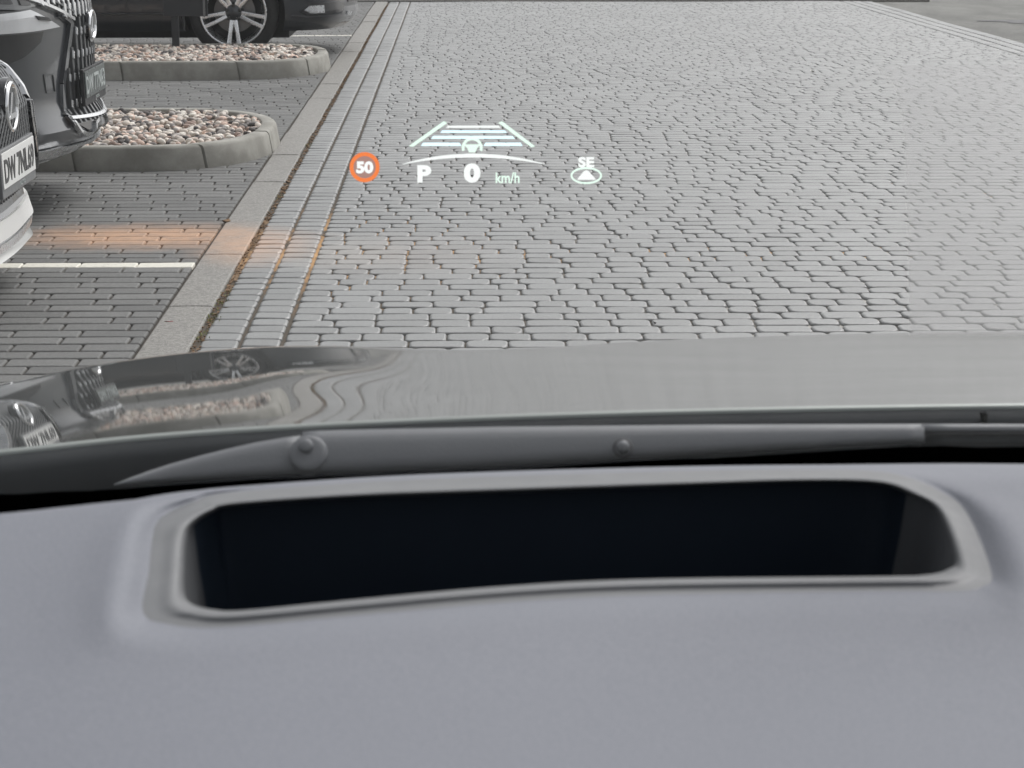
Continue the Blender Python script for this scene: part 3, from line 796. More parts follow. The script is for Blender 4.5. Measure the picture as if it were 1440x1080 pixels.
gs.data.materials.append(M['satin'])
for p_ in gs.data.polygons[len(gf):]: p_.material_index = 1
fixn(gs)
edge = [(-gB(z), z) for z in np.arange(.36, .80, .02)]
for sg in (-1, 1):
    carB.curve_strip('grille_border', [(sg * -y, z) for y, z in edge], .030, M['paint_graphite'], off=.016, th=.02)
    carB.curve_strip('chrome_brow', [(sg * y, z) for y, z in ((.215, .770), (.36, .812), (.52, .853), (.66, .885))], .013, M['satin'], off=.024, th=.03)
    carB.curve_strip('hood_lip', [(sg * y, z) for y, z in ((.215, .80), (.36, .842), (.52, .882), (.66, .915))], .010, M['slat'], off=.024, th=.03)
    hl = carB.poly('headlight', [(sg * y, z) for y, z in ((-.0 + .50, .842), (.66, .83), (.86, .845), (.88, .93), (.72, .915), (.58, .88))], M['lens'], off=.008, th=.012)
    for (yy, zz) in ((.62, .858), (.72, .868), (.80, .878)):
        carB.poly('projector', [(sg * (yy - .03), zz - .014), (sg * (yy + .03), zz - .010), (sg * (yy + .038), zz + .026), (sg * (yy - .02), zz + .022)], M['gloss_black'], off=.014, th=.008, parent=hl)
    carB.poly('daytime_lamp', [(sg * y, z) for y, z in ((.36, .748), (.60, .744), (.90, .744), (.90, .812), (.70, .822), (.60, .828))], M['lens_white'], off=.014, th=.014)
    carB.poly('lamp_slot', [(sg * y, z) for y, z in ((.46, .776), (.56, .786), (.58, .804), (.48, .790))], M['gloss_black'], off=.020, th=.008)
    carB.poly('corner_vent_shade', [(sg * y, z) for y, z in ((.50, .738), (.90, .738), (.90, .60), (.80, .61), (.65, .65), (.53, .70))], M['gloss_black'], off=.005, th=.008)  # dark patch painting the shaded crease below the headlight
    carB.curve_strip('tow_cover', [(sg * y, z) for y, z in ((.43, .495), (.51, .50), (.52, .57), (.44, .565), (.43, .495))], .005, M['slat'], off=.004, th=.004)
    carB.curve_strip('vent_blade', [(sg * y, z) for y, z in ((.46, .262), (.56, .262), (.70, .262))], .040, M['satin'], off=.030, th=.03)
    carB.curve_strip('lower_chrome', [(sg * y, z) for y, z in ((.37, .375), (.32, .325), (.24, .305), (.17, .300), (.14, .345), (.09, .355))], .014, M['satin'], off=.018, th=.02)
carB.curve_strip('chin_lip', [(y, .375 + .10 * abs(y) ** 2) for y in np.linspace(-.38, .38, 18)], .012, M['satin'], off=.022, th=.02)
carB.poly('lower_intake', [(-.34, .365), (.34, .365), (.20, .315), (-.20, .315)], M['gloss_black'], off=.006)
carB.curve_strip('splitter', [(y, .255 + .03 * abs(y)) for y in np.linspace(-.62, .62, 22)], .014, M['satin'], off=.020, th=.02)
carB.emblem(.735, .080, .062, .030)
carB.plate(0, .505, .018, 'DW 7TN63', True, M['black'])

# --- silver car with mesh grille, nearest at the left edge
profA = [(.12, -.10), (.16, .0), (.20, -.02), (.245, -.008), (.285, -.02), (.31, -.045), (.345, -.045), (.38, .0), (.5, -.0), (.61, -.004), (.66, -.03), (.72, -.085), (.78, -.19), (.84, -.40)]
carA = Car((-1.395, 6.93, 0), 'silver car nose with dark mesh grille and white number plate reading DW 7NL69', 'car', M['paint_silver'], profA, hoodz=.90, nosez=.815, zb=.14, wr=.345, roofz=1.44, style='sedan', flat=.25)
gA = grille_half([(.20, .50), (.35, .44), (.50, .36), (.62, .335), (.72, .42), (.78, .55)])
zs = list(np.arange(.22, .775, .02))
carA.add('grille_panel', [((-gA(a), a), (gA(a), a), (gA(b), b), (-gA(b), b)) for a, b in zip(zs[:-1], zs[1:])], M['gloss_black'], off=.003, th=.01, nu=24, nv=1)
mesh_q = []
cell = .042
for i, y in enumerate(np.arange(-.5, .5, cell)):
    for j, z in enumerate(np.arange(.34, .77, cell * .72)):
        if abs(y) + .02 > gA(z) - .012: continue
        hz = cell * .36; hw = cell / 2; t = .0045
        for sgn in (-1, 1):
            y1, y2 = y - hw * sgn, y + hw * sgn
            a, b = (y1, z - hz), (y2, z + hz)
            mesh_q.append(((a[0] - t, a[1] + t), (a[0] + t, a[1] - t), (b[0] + t, b[1] - t), (b[0] - t, b[1] + t)))
carA.add('grille_mesh', mesh_q, M['slat'], off=.018, th=.014, nu=1, nv=2)
for sg in (-1, 1):
    carA.curve_strip('chrome_brow', [(sg * y, z) for y, z in ((.345, .625), (.38, .67), (.43, .72), (.50, .77))], .026, M['chrome'], off=.026, th=.03)
    carA.curve_strip('grille_border', [(sg * y, z) for y, z in ((.345, .612), (.355, .56), (.385, .50), (.44, .42), (.47, .36))], .042, M['gloss_black'], off=.026, th=.03)
    carA.curve_strip('border_trim', [(sg * y, z) for y, z in ((.372, .612), (.382, .56), (.412, .50), (.467, .42), (.497, .36))], .005, M['satin'], off=.028, th=.03)
    carA.poly('headlight', [(sg * y, z) for y, z in ((.50, .70), (.70, .69), (.88, .70), (.88, .765), (.70, .755), (.56, .735))], M['lens'], off=.008, th=.012)
    carA.poly('corner_vent_shade', [(sg * y, z) for y, z in ((.56, .33), (.86, .33), (.84, .50), (.66, .46))], M['gloss_black'], off=.006)
carA.curve_strip('lip', [(y, .252 + .05 * y * y) for y in np.linspace(-.80, .80, 34)], .060, M['plate_white'], off=.012, th=.03)
carA.curve_strip('lip_edge', [(y, .199 + .05 * y * y) for y in np.linspace(-.78, .78, 34)], .022, M['satin'], off=.012, th=.03)
carA.curve_strip('lower_intake', [(y, .322) for y in np.linspace(-.60, .60, 26)], .050, M['gloss_black'], off=.005, th=.01)
carA.emblem(.625, .088, .080, .024, .0)
carA.plate(0, .452, .022, 'DW 7NL69', False, M['frame_grey'])

Car.style_rot = R(36)
# --- black saloon behind the farther bed
profC = [(.17, -.16), (.20, -.08), (.26, -.01), (.34, .02), (.42, .01), (.5, 0), (.68, -.01), (.74, -.05), (.80, -.16), (.86, -.35)]
carC = Car((-0.80, 18.16, 0), 'black saloon with polished twin-spoke wheel, standing beyond the farther pebble bed', 'car', M['paint_black'], profC, hoodz=.92, nosez=.84, zb=.20, wr=.345, axf=-0.905, axr=-3.72, roofz=1.46, style='sedan')
for sg in (-1, 1):
    carC.poly('fog_recess', [(sg * y, z) for y, z in ((.52, .38), (.60, .325), (.86, .315), (.885, .35), (.86, .41), (.62, .42))], M['gloss_black'], off=.010, th=.012)
    carC.poly('fog_lamp', [(sg * y, z) for y, z in ((.79, .335), (.86, .335), (.875, .36), (.86, .392), (.79, .395))], M['satin'], off=.018, th=.012)
    carC.curve_strip('recess_trim', [(sg * y, z) for y, z in ((.60, .325), (.70, .318), (.86, .310), (.90, .322))], .010, M['slat'], off=.020, th=.014)
    carC.curve_strip('bumper_reflector', [(sg * y, z) for y, z in ((.30, .305), (.42, .315))], .030, M['satin'], off=.012, th=.012)
    carC.poly('headlight', [(sg * y, z) for y, z in ((.45, .66), (.70, .64), (.88, .66), (.88, .74), (.60, .72))], M['lens'], off=.008, th=.012)
carC.poly('grille', [(-.40, .40), (.40, .40), (.45, .68), (-.45, .68)], M['gloss_black'], off=.006)
# sill line
V, Fc = box((-2.35, -.936, .335), (2.1, .012, .016)); bev(mk('sill_trim', V, Fc, M['gloss_black'], carC.root), .004)
for x0, x1 in ((-1.72, -2.55), (-2.55, -3.3)):
    mk('door_seam', *box((x0, -.9265, .62), (.006, .006, .50)), M['black'], carC.root)

# ------------------------------------------------------------------ the car we sit in
own = empty('own_car', (0.38, 1.0, 0), 'grey bonnet, wiper and pale grey dashboard of the car the picture is taken from', 'car')
OFF = Vector(own.location)
def mko(name, verts, faces, mat, parent=None, smooth=True):
    return mk(name, [tuple(Vector(v) - OFF) for v in verts], faces, mat, parent or own, smooth)
ZH = 0.93
SIL = [(-420, 590), (-200, 566), (0, 541), (100, 520.5), (190, 505.5), (300, 493.5), (380, 488), (450, 486.5), (560, 490), (660, 492.5), (760, 489), (900, 480.5), (1050, 474), (1200, 469.5), (1440, 467), (1700, 470), (2100, 480), (2700, 508)]
REAR = [(-420, 672), (-200, 652), (0, 632), (200, 611), (400, 597), (600, 587), (850, 578), (1100, 572), (1440, 567), (1700, 566), (2100, 568), (2700, 578)]
def smooth_interp(x, tab):
    xs = np.array([a for a, b in tab], float); ys = np.array([b for a, b in tab], float); m = np.gradient(ys, xs)
    i = int(np.clip(np.searchsorted(xs, x) - 1, 0, len(xs) - 2)); h = xs[i + 1] - xs[i]; t = (x - xs[i]) / h
    return float((2*t**3-3*t**2+1)*ys[i] + (t**3-2*t**2+t)*h*m[i] + (-2*t**3+3*t**2)*ys[i+1] + (t**3-t**2)*h*m[i+1])
cols_px = list(np.arange(-420, 2701, 10))
NT = 46
V, Fc = [], []
S0 = -0.045
rear_pts = []
for px in cols_px:
    pr = on_z(px, smooth_interp(px, REAR), ZH)
    ms = ray(px, smooth_interp(px, SIL)); k = math.hypot(ms.x, ms.y); m = -ms.z / k
    d0 = ray(px, 560); d = Vector((d0.x, d0.y)).normalized()
    r0 = math.hypot(pr.x, pr.y)
    gap = CAM_H - m * r0 - ZH
    lf = 1 / (1 + math.exp((px - 420) / 60.0))
    sr = 0.178 - 0.010 * lf + 0.006 * math.sin(px / 150.0) + 0.006 * math.exp(-((px - 520) / 160.0) ** 2)
    sf = 0.128 - 0.024 * lf + 0.007 * math.sin(px / 130.0 + 0.8)
    Lc = gap / (m - (sr + sf) / 2)
    rear_pts.append(pr)
    for t in range(NT + 1):
        u = t / NT * 1.35
        if u <= 1: s_ = u * Lc; z = ZH - sr * s_ - (sf - sr) * s_ * s_ / (2 * Lc) + (0.0016 * math.exp(-((px - 470) / 95.0) ** 2) - 0.0010 * math.exp(-((px - 640) / 80.0) ** 2)) * math.sin(2 * math.pi * u) * math.sin(math.pi * u)
        else:
            e = (u - 1) / 0.35; a_ = math.atan(sf); rad = 0.10     # front edge rolls over
            th = a_ + e * 1.25
            s_ = Lc + rad * (math.sin(th) - math.sin(a_)); z = ZH - (sr + sf) / 2 * Lc - rad * (math.cos(a_) - math.cos(th))
        r = r0 + s_
        V.append((d.x * r, d.y * r, z))
n = NT + 1
for i in range(len(cols_px) - 1):
    for t in range(NT): a = i * n + t; Fc.append((a, a + n, a + n + 1, a + 1))
hood = mko('bonnet', V, Fc, M['hood'])
# near edge of the bonnet: rolled lip, then dark flange
def ribbon(name, offs, mat, pts=rear_pts, parent=None, smooth=True):
    V, Fc = [], []
    for p in pts:
        for (dy, dz) in offs: V.append((p.x, p.y + dy, p.z + dz))
    m = len(offs)
    for i in range(len(pts) - 1):
        for k in range(m - 1): Fc.append((i * m + k, i * m + k + 1, (i + 1) * m + k + 1, (i + 1) * m + k))
    return mko(name, V, Fc, mat, parent, smooth)
ribbon('bonnet_edge', [(0, 0), (-.003, -.0004), (-.0048, -.0018), (-.005, -.0036)], M['edge'], parent=hood)
ribbon('bonnet_seal', [(-.0045, -.0030), (-.012, -.0075), (-.016, -.013), (-.016, -.05), (.10, -.06)], M['seal'])
# outer side of the wing, down from the bonnet's left edge
V, Fc = [], []
for t in range(NT + 1):
    p = Vector(hood.data.vertices[t].co) + OFF
    for (dx, dz) in ((0, 0), (-.02, -.02), (-.035, -.06), (-.045, -.2), (-.03, -.45)): V.append((p.x + dx, p.y, p.z + dz))
for t in range(NT):
    for k in range(4): Fc.append((t * 5 + k, t * 5 + k + 1, (t + 1) * 5 + k + 1, (t + 1) * 5 + k))
mko('wing_side', V, Fc, M['hood'])
# notch in the seal
pn = on_z(1377, 582, ZH - .008)
nv_, nf_ = box((pn.x, pn.y - .0135, pn.z - .004), (.0035, .008, .016)); mko('seal_gap', nv_, nf_, M['frit'], smooth=False)
# cowl tray
V, Fc = [], []
for p in rear_pts[::6]:
    for (dy, dz) in ((-.010, -.030), (-.05, -.045), (-.10, -.055), (-.16, -.060), (-.24, -.062), (-.40, -.09)): V.append((p.x, p.y + dy, p.z + dz))
m = 6; k_ = len(rear_pts[::6])
for i in range(k_ - 1):
    for k in range(m - 1): Fc.append((i * m + k, i * m + k + 1, (i + 1) * m + k + 1, (i + 1) * m + k))
mko('cowl', V, Fc, M['cowl'])

# wiper: extruded outline on a tilted plane
WP0 = Vector((0, 1.345, .955)); WN = Vector((0, -0.80, 0.60)).normalized()
def on_w(x, y, lift=0.0):
    d = ray(x, y); c = Vector((0, 0, CAM_H)); p0 = WP0 + WN * lift
    t = (p0 - c).dot(WN) / d.dot(WN); return c + d * t
def cr_closed(pts, sub=5, closed=True):
    out = []; n = len(pts)
    for i in range(n if closed else n - 1):
        p = [Vector(pts[(i + k) % n] if closed else pts[min(max(i + k, 0), n - 1)]) for k in (-1, 0, 1, 2)]
        for s_ in range(sub):
            t = s_ / sub
            out.append(0.5 * ((2 * p[1]) + (-p[0] + p[2]) * t + (2 * p[0] - 5 * p[1] + 4 * p[2] - p[3]) * t * t + (-p[0] + 3 * p[1] - 3 * p[2] + p[3]) * t ** 3))
    if not closed: out.append(Vector(pts[-1]))
    return out
def slab_w(name, upper, lower, mat, parent, th=.010, lift=0.0, belly=0.003):
    """strip between an upper and a lower pixel line (same x list), with rounded faces"""
    V, Fc = [], []
    rows = []
    K = 7
    for (x, yu), (x2, yl) in zip(upper, lower):
        for k in range(K):
            u = k / (K - 1); h = belly * (1 - (2 * u - 1) ** 4)
            V.append(on_w(x + (x2 - x) * u, yu + (yl - yu) * u, lift + h - belly))
        V.append(on_w(x2, yl, lift - th)); V.append(on_w(x, yu, lift - th))
    m = K + 2; n_ = len(upper)
    for i in range(n_ - 1):
        for k in range(m): k2 = (k + 1) % m; Fc.append((i * m + k, i * m + k2, (i + 1) * m + k2, (i + 1) * m + k))
    Fc += [tuple(range(m)), tuple((n_ - 1) * m + k for k in range(m))]
    return fixn(mko(name, V, Fc, mat, parent))
wip = bpy.data.objects.new('wiper', None); COL.objects.link(wip); wip.parent = own; wip.location = Vector((0, 1.345, .95)) - OFF
def reparent(o, p):
    o.parent = p; o.location = -Vector(p.location); return o
def w_add(o): return reparent(o, wip)
xs_ = [160, 185, 210, 240, 280, 320, 360, 400, 432]
up = [(x, interp(x, [(160, 681), (185, 671), (230, 655), (300, 635.5), (360, 622), (410, 613.5), (432, 611)])) for x in xs_]
lw = [(x, interp(x, [(160, 682.5), (230, 678), (300, 672.5), (410, 667), (432, 666)])) for x in xs_]
w_add(slab_w('wiper_tail', up, lw, M['wiper'], own, th=.006, lift=-.004))
xs_ = list(range(425, 1301, 25))
up = [(x, interp(x, [(425, 607), (460, 605), (700, 600), (1000, 597), (1300, 596)])) for x in xs_]
lw = [(x, interp(x, [(425, 667), (460, 666), (700, 655.5), (875, 646), (1100, 632.5), (1300, 622)])) for x in xs_]
w_add(slab_w('wiper_arm', up, lw, M['wiper'], own, th=.012, belly=.004))
xs_ = list(range(1296, 1900, 40))
w_add(slab_w('wiper_rail', [(x, 596.2) for x in xs_], [(x, 608.5) for x in xs_], M['wiper'], own, th=.008, lift=-.001))
w_add(slab_w('wiper_blade', [(x, 609.5) for x in xs_], [(x, 626) for x in xs_], M['seal'], own, th=.008, lift=-.006))
def disc_w(name, cx, cy, r_px, h, mat, lift=0.0, dome=0.3, parent=None):
    c = on_w(cx, cy, lift); e = on_w(cx + r_px, cy, lift); r = (e - c).length
    u = (e - c).normalized(); v = WN.cross(u); V, Fc = [], []; n_ = 36
    secs = [(1.0, -h), (1.0, 0), (.93, h * dome), (.7, h * dome * 1.6), (.35, h * dome * 1.9), (.02, h * dome * 2)]
    for i in range(n_):
        a = 2 * math.pi * i / n_
        for (k, hh) in secs: V.append(c + (u * math.cos(a) + v * math.sin(a)) * r * k + WN * hh)
    m = len(secs)
    for i in range(n_):
        j = (i + 1) % n_
        for k in range(m - 1): Fc.append((i * m + k, j * m + k, j * m + k + 1, i * m + k + 1))
    o = mko(name, V, Fc, mat, parent or own); return w_add(fixn(o))
disc_w('pivot_cap', 434, 637, 27, .008, M['wiper'], lift=.001, dome=.12)
disc_w('pivot_bolt', 430, 627, 10.5, .003, M['wiper'], lift=.004, dome=.35)
disc_w('bolt_ring', 876, 629, 14.5, .003, M['recess_side'], lift=.0005, dome=.1)
disc_w('arm_bolt', 876, 629, 9.5, .004, M['wiper'], lift=.003, dome=.5)

# dashboard -----------------------------------------------------------------
ZD = 1.0
Hh = [(334,712),(299,721),(272,739),(262,760),(259,806),(260,837),(271,850),(299,857),(345,858),(500,843),(700,825),(900,814.5),(1237,810.5),(1300,808.5),(1332,801),(1342,784),(1316,718),(1275,694),(1230,681),(1125,679),(950,685),(700,694),(500,701)]
Gg = [(318,692),(272,704),(232,722),(214,744),(206,806),(197,851),(202,868),(220,876),(300,884),(500,867),(700,849.5),(900,838.5),(1233,832.5),(1345,833),(1384,826),(1397,806),(1366,728),(1333,695),(1253,664),(1125,659),(950,661),(700,668),(500,677)]
Bb = [(310,689),(262,698),(205,712),(188,742),(174,806),(165,852),(174,882),(206,898),(290,905),(500,887),(700,869.5),(900,858.5),(1233,853),(1378,853),(1424,840),(1436,805),(1402,728),(1352,690),(1262,661),(1130,656.5),(950,658.5),(700,665.5),(500,674.5)]
# [px outline blend between H and G, z], then B and outer rings
def lerp_ring(A, B_, t): return [(a[0] + (b[0] - a[0]) * t, a[1] + (b[1] - a[1]) * t) for a, b in zip(A, B_)]
Hr = Hh
SIDEPAD = {2: .5, 3: 1, 4: 1, 5: .9, 6: .6, 7: .3, 8: .15, 9: .1, 10: .1, 11: .1, 12: .12, 13: .3, 14: .7, 15: 1.0, 16: 1.0, 17: .35}
outer1 = [(305,686),(250,696),(180,706),(140,742),(120,810),(115,870),(128,915),(190,935),(290,942),(500,925),(700,908),(900,896),(1233,893),(1385,895),(1470,870),(1490,805),(1470,735),(1390,684),(1285,657),(1135,655),(950,657),(700,664),(500,673)]
outer2 = [(290,688),(200,702),(60,716),(-60,742),(-80,830),(-60,930),(20,1010),(160,1040),(290,1040),(500,1030),(700,1020),(900,1010),(1233,1010),(1400,1010),(1560,960),(1620,830),(1600,735),(1500,668),(1330,653.5),(1140,654),(950,656.5),(700,663.5),(500,672.5)]
outer3 = [(270,690),(150,708),(-100,733),(-600,755),(-700,850),(-700,1000),(-500,1350),(-100,1600),(200,1700),(500,1700),(700,1700),(900,1700),(1233,1700),(1900,1700),(2900,1450),(3200,900),(2900,690),(1900,664),(1440,652.5),(1150,653.5),(950,656),(700,663),(500,672)]
rings = [
 (lerp_ring(Hr, Gg, 0.00), [-.006] * 23),
 (lerp_ring(Hr, Gg, 0.06), [-.0015] * 23),
 (lerp_ring(Hr, Gg, 0.20), [.0014] * 23),
 (lerp_ring(Hr, Gg, 0.38), [.0012] * 23),
 (lerp_ring(Hr, Gg, 0.55), [-.0008] * 23),
 (lerp_ring(Hr, Gg, 0.80), [-.0012] * 23),
 (lerp_ring(Hr, Gg, 0.95), [-.0016] * 23),
 (lerp_ring(Gg, Bb, 0.12), [-.0012 + .001 * SIDEPAD.get(i, 0) for i in range(23)]),
 (lerp_ring(Gg, Bb, 0.45), [.0004 + .0030 * SIDEPAD.get(i, 0) for i in range(23)]),
 (Bb, [.0014 + .0062 * SIDEPAD.get(i, 0) for i in range(23)]),
 (lerp_ring(Bb, outer1, 0.45), [.0014 + .0062 * SIDEPAD.get(i, 0) for i in range(23)]),
 (outer1, [.0004 + .0022 * SIDEPAD.get(i, 0) for i in range(23)]),
 (outer2, [0] * 23),
 (outer3, [0] * 23),
]
# the top side has no padding: it rolls over the dashboard's far edge
TOP = {17: .2, 18: .6, 19: 1, 20: 1, 21: 1, 22: .55, 0: .2}
SUB = 8
world = []
for ri, (pts, zs_) in enumerate(rings):
    if ri >= 7: zs_ = [z_ - 0.0035 * (ri - 6) * TOP.get(i, 0) for i, z_ in enumerate(zs_)]
    pp = [on_z(p[0], p[1], ZD + z) for p, z in zip(pts, zs_)]
    world.append(cr_closed(pp, SUB))
NR = len(world[0])
def loft(name, rr, mat, parent, flip=False):
    V = [v for r_ in rr for v in r_]; Fc = []
    for j in range(len(rr) - 1):
        for k in range(NR): k2 = (k + 1) % NR; Fc.append((j * NR + k, j * NR + k2, (j + 1) * NR + k2, (j + 1) * NR + k))
    return mko(name, V, Fc, mat, parent)
# far edge skirt: lines 17..22,0.. of the outermost ring continue downward away from the camera
skirt = [v + Vector((0, .012, -.016)) if v.y > 1.0 else v.copy() + Vector((0, -.0, -.0)) for v in world[-1]]
dash = loft('dashboard', world[6:] , M['dash'], own)
sub = dash.modifiers.new('sd', 'SUBSURF'); sub.levels = 1; sub.render_levels = 1
bz = loft('display_bezel', world[:7], M['bezel'], dash); bz.modifiers.new('sd', 'SUBSURF').render_levels = 1; bz.modifiers['sd'].levels = 1
# far edge roll-over
V, Fc = [], []
far = [v for v in world[-1] if v.y > 1.045]
far = sorted(far, key=lambda v: v.x)
for v in far:
    for (dy, dz) in ((0, 0), (.004, -.003), (.006, -.010), (.006, -.08)): V.append(v + Vector((0, dy, dz)))
for i in range(len(far) - 1):
    for k in range(3): Fc.append((i * 4 + k, i * 4 + k + 1, (i + 1) * 4 + k + 1, (i + 1) * 4 + k))
mko('dashboard_edge', V, Fc, M['frit'], dash)
# recess
cen = Vector((sum(v.x for v in world[0]) / NR, sum(v.y for v in world[0]) / NR, 0))
r0 = world[0]
def shrink(k, dz): return [Vector((cen.x + (v.x - cen.x) * (1 - k) , cen.y + (v.y - cen.y) * (1 - k * .4), v.z + dz)) for v in r0]
levels = [(0, 0), (.012, -.02), (.055, -.07), (.10, -.125)]
RR = [shrink(k, dz) for k, dz in levels]
V = [v for r_ in RR for v in r_]; Fs, Fd = [], []
for j in range(len(RR) - 1):
    for k in range(NR):
        k2 = (k + 1) % NR; f = (j * NR + k, j * NR + k2, (j + 1) * NR + k2, (j + 1) * NR + k)
        c_idx = (k // SUB)
        (Fs if c_idx in (2, 3, 4, 5, 6, 14, 15, 16) else Fd).append(f)
Fd.append(tuple((len(RR) - 1) * NR + k for k in range(NR)))
mko('recess_wall', V, Fs, M['recess_side'], dash, smooth=True)
mko('recess', V, Fd, M['recess_dark'], dash, smooth=False)
# windscreen: 5 mm shell without a surface, its scatter imitating the reflected veil; a denser film with a rounded corner imitates the pale reflection at right
def wpoint(u, v, off=0.0):
    x = -.42 + u * 1.6; xc = (x - .38) / .8
    return Vector((x, 1.30 - v * .62 - .03 * xc * xc, .925 + v * .50 + .02 * v * (1 - v))) + Vector((0, .62, .78)) * off
def wshell(name, P, mat, th, base):
    ny_, nx_ = len(P), len(P[0]); V = [wpoint(u, v, base) for r_ in P for u, v in r_] + [wpoint(u, v, base - th) for r_ in P for u, v in r_]
    K = ny_ * nx_; Fc = []
    for j in range(ny_ - 1):
        for i in range(nx_ - 1): a = j * nx_ + i; Fc += [(a, a + 1, a + nx_ + 1, a + nx_), (K + a, K + a + nx_, K + a + nx_ + 1, K + a + 1)]
    bd = [i for i in range(nx_ - 1)] + [j * nx_ + nx_ - 1 for j in range(ny_ - 1)] + [(ny_ - 1) * nx_ + i for i in range(nx_ - 1, 0, -1)] + [j * nx_ for j in range(ny_ - 1, 0, -1)]
    for k in range(len(bd)): p_, q_ = bd[k], bd[(k + 1) % len(bd)]; Fc.append((p_, K + p_, K + q_, q_))
    return fixn(mko(name, V, Fc, mat))
wshell('windscreen', [[(i / 24, j / 12) for i in range(25)] for j in range(13)], M['pane'], .005, 0)
def uv_of(px, py):
    d = ray(px, py); best = None
    for k in range(400):
        v = -.15 + 1.15 * k / 399; y = 1.30 - v * .62; t = y / d.y; x = d.x * t; xc = (x - .38) / .8; y = y - .03 * xc * xc; t = y / d.y
        e = abs(CAM_H + d.z * t - (.925 + v * .50 + .02 * v * (1 - v)))
        if best is None or e < best[0]: best = (e, (d.x * t + .42) / 1.6, v)
    return best[1], best[2]
# black ceramic band printed on the inner face of the glass, below the wiper
FL = [(-400, 700), (0, 694), (160, 685), (300, 675), (430, 668.5), (700, 657.5), (875, 648), (1100, 635), (1300, 624.5), (1440, 626.5), (1900, 628)]
V, Fc = [], []
for k in range(49):
    px = -400 + 2300 * k / 48; u, v = uv_of(px, interp(px, FL) - 12)
    for (vv, o_) in ((v, -.0065), (v - .04, -.0065), (v - .12, -.0065), (v - .30, -.0065)): V.append(wpoint(u, vv, o_))
for k in range(48):
    for j in range(3): Fc.append((k * 4 + j, k * 4 + j + 1, (k + 1) * 4 + j + 1, (k + 1) * 4 + j))
mko('windscreen_frit', V, Fc, M['frit'])
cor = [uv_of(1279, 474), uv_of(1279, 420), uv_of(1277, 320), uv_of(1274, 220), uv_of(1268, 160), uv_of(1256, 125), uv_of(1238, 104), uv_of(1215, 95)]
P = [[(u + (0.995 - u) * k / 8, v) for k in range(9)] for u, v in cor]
wshell('windscreen_reflection', P, M['pane_reflection'], .0012, .0022)  # added slab shaped like the pale reflection in the glass

# ------------------------------------------------------------------ head-up display image, floating beyond the glass
HY = 2.5
hud = empty('head_up_display', on_y(664, 225, HY), 'glowing head-up display image of speed, lane and compass signs floating above the road', 'head-up display')
HO = Vector(hud.location)
def hpoly(name, polys, mat, parent=None, dy=0.0):
    V, Fc = [], []
    for pts in polys:
        n0 = len(V); n_ = len(pts)
        for lay in (0, .0015):
            for (x, y) in pts: V.append(on_y(x, y, HY) + Vector((0, dy + lay, 0)) - HO)
        Fc.append(tuple(range(n0, n0 + n_))); Fc.append(tuple(range(n0 + 2 * n_ - 1, n0 + n_ - 1, -1)))
        for i in range(n_): j = (i + 1) % n_; Fc.append((n0 + i, n0 + j, n0 + n_ + j, n0 + n_ + i))
    return mk(name, V, Fc, mat, parent or hud)
def hring(name, cx, cy, rx, ry, w_, mat, a0=0, a1=360, parent=None, dy=0.0, n=48):
    qs = []
    for i in range(n):
        t0, t1 = R(a0 + (a1 - a0) * i / n), R(a0 + (a1 - a0) * (i + 1) / n)
        f = lambda t, k: (cx + (rx + k) * math.cos(t), cy - (ry + k) * math.sin(t))
        qs.append([f(t0, w_ / 2), f(t1, w_ / 2), f(t1, -w_ / 2), f(t0, -w_ / 2)])
    return hpoly(name, qs, mat, parent, dy)
def htext(name, txt, x0, x1, y0, y1, mat, parent=None, offs=0.02, dy=-.002):
    me = text_mesh(txt, 1.0, offs); me.materials.append(mat)
    co = np.array([v.co[:] for v in me.vertices]); mn, mx = co.min(0), co.max(0)
    for v in me.vertices:
        u = (v.co.x - mn[0]) / (mx[0] - mn[0]); w_ = (v.co.y - mn[1]) / (mx[1] - mn[1])
        v.co = on_y(x0 + (x1 - x0) * u, y1 + (y0 - y1) * w_, HY) + Vector((0, dy - v.co.z, 0)) - HO
    o = bpy.data.objects.new(name, me); COL.objects.link(o); o.parent = parent or hud; return o
sg_ = hring('speed_limit_symbol', 512.7, 235.2, 18.4, 18.4, 5.4, M['hud_orange'])
mk('sign_field', [on_y(512.7 + 15.8 * math.cos(R(15 * k)), 235.2 + 15.8 * math.sin(R(15 * k)), HY) + Vector((0, .003, 0)) - HO for k in range(24)], [tuple(range(24))], M['hud_pink'], sg_)
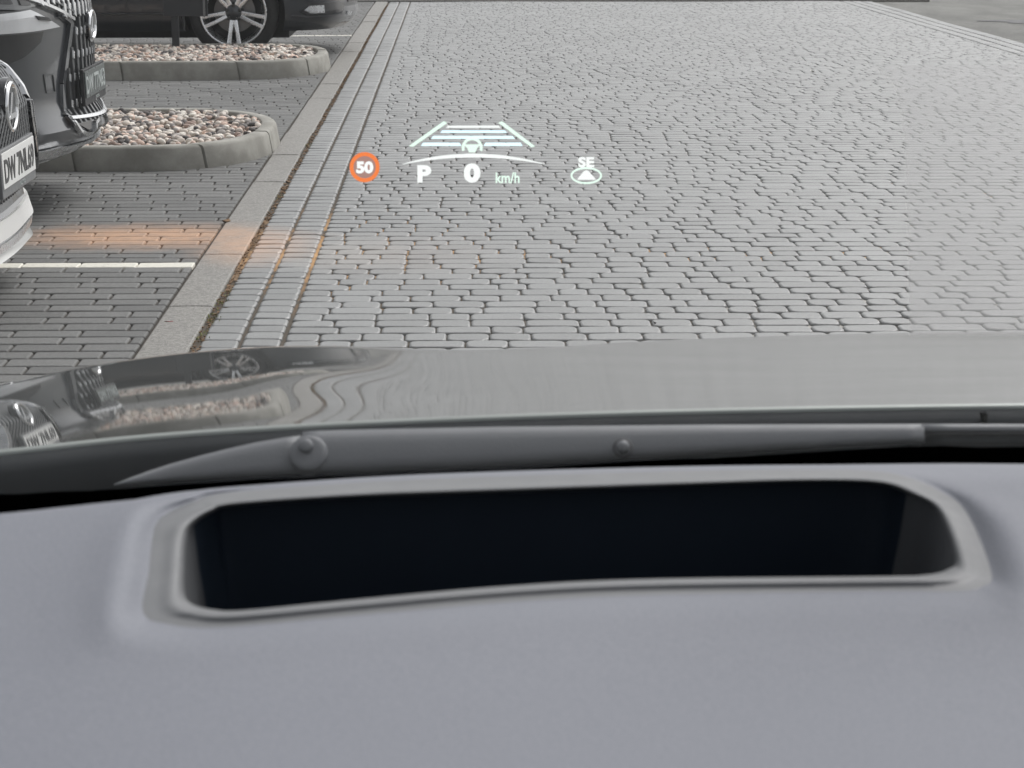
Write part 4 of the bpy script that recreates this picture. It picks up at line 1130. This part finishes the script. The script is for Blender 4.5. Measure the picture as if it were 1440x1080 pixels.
htext('limit_number', '50', 501, 525, 226.5, 243.5, M['hud_white'], sg_, .05)
def bar(x0, x1, y, h, sl): return [(x0 + sl, y - h / 2), (x1 - sl, y - h / 2), (x1, y + h / 2), (x0, y + h / 2)]
hpoly('lane_bars', [bar(627, 704, 178.3, 3.2, 3)], M['hud_white'])
hpoly('lane_bars', [bar(619, 713, 185.2, 3.3, 3)], M['hud_blue'])
hpoly('lane_bars', [bar(606, 724, 193.2, 3.9, 3.5)], M['hud_blue'])
hpoly('lane_bars', [bar(592, 649, 203, 4.4, 3), bar(680, 735, 203, 4.4, 3)], M['hud_blue'])
for a in ((( 575, 205.5), (581, 206.5), (629, 173), (624, 170.5)), ((752.5, 206), (747, 207), (701, 173), (706, 170.5))):
    hpoly('lane_edge_line', [list(a)], M['hud_green'])
hpoly('steering_arc', [[(566 + (766 - 566) * t , 231 - 14.5 * (1 - (2 * t - 1) ** 2) - .3) for t in np.linspace(0, 1, 33)] + [(566 + 200 * t, 231 - 14.5 * (1 - (2 * t - 1) ** 2) + .3 + 4.6 * (1 - (2 * t - 1) ** 2)) for t in np.linspace(1, 0, 33)]], M['hud_white'])
sw = hring('steering_wheel_symbol', 664, 208, 12.8, 12.8, 4.0, M['hud_green'], -18, 198)
hpoly('wheel_hub', [[(652, 203), (676, 203), (671, 208), (668.5, 214), (659.5, 214), (657, 208)]], M['hud_green'], sw, -.001)
htext('gear_letter', 'P', 587, 606.5, 232, 256.3, M['hud_white'], None, .05)
htext('speed_digit', '0', 652, 675.5, 229.5, 256.5, M['hud_white'], None, .055)
htext('speed_unit', 'km/h', 697, 730.5, 242, 257.2, M['hud_green'], None, .015)
cp = htext('compass_letters', 'SE', 813, 835.5, 220.5, 235, M['hud_white'], None, .04)
hring('compass_ring', 824.5, 247, 20.8, 10.6, 2.6, M['hud_green'], parent=None)
hpoly('compass_pointer', [[(824.5, 239.5), (828, 241), (837, 251), (837, 252.6), (812.5, 252.6), (812.5, 251), (821, 241)]], M['hud_white'], None, -.001)
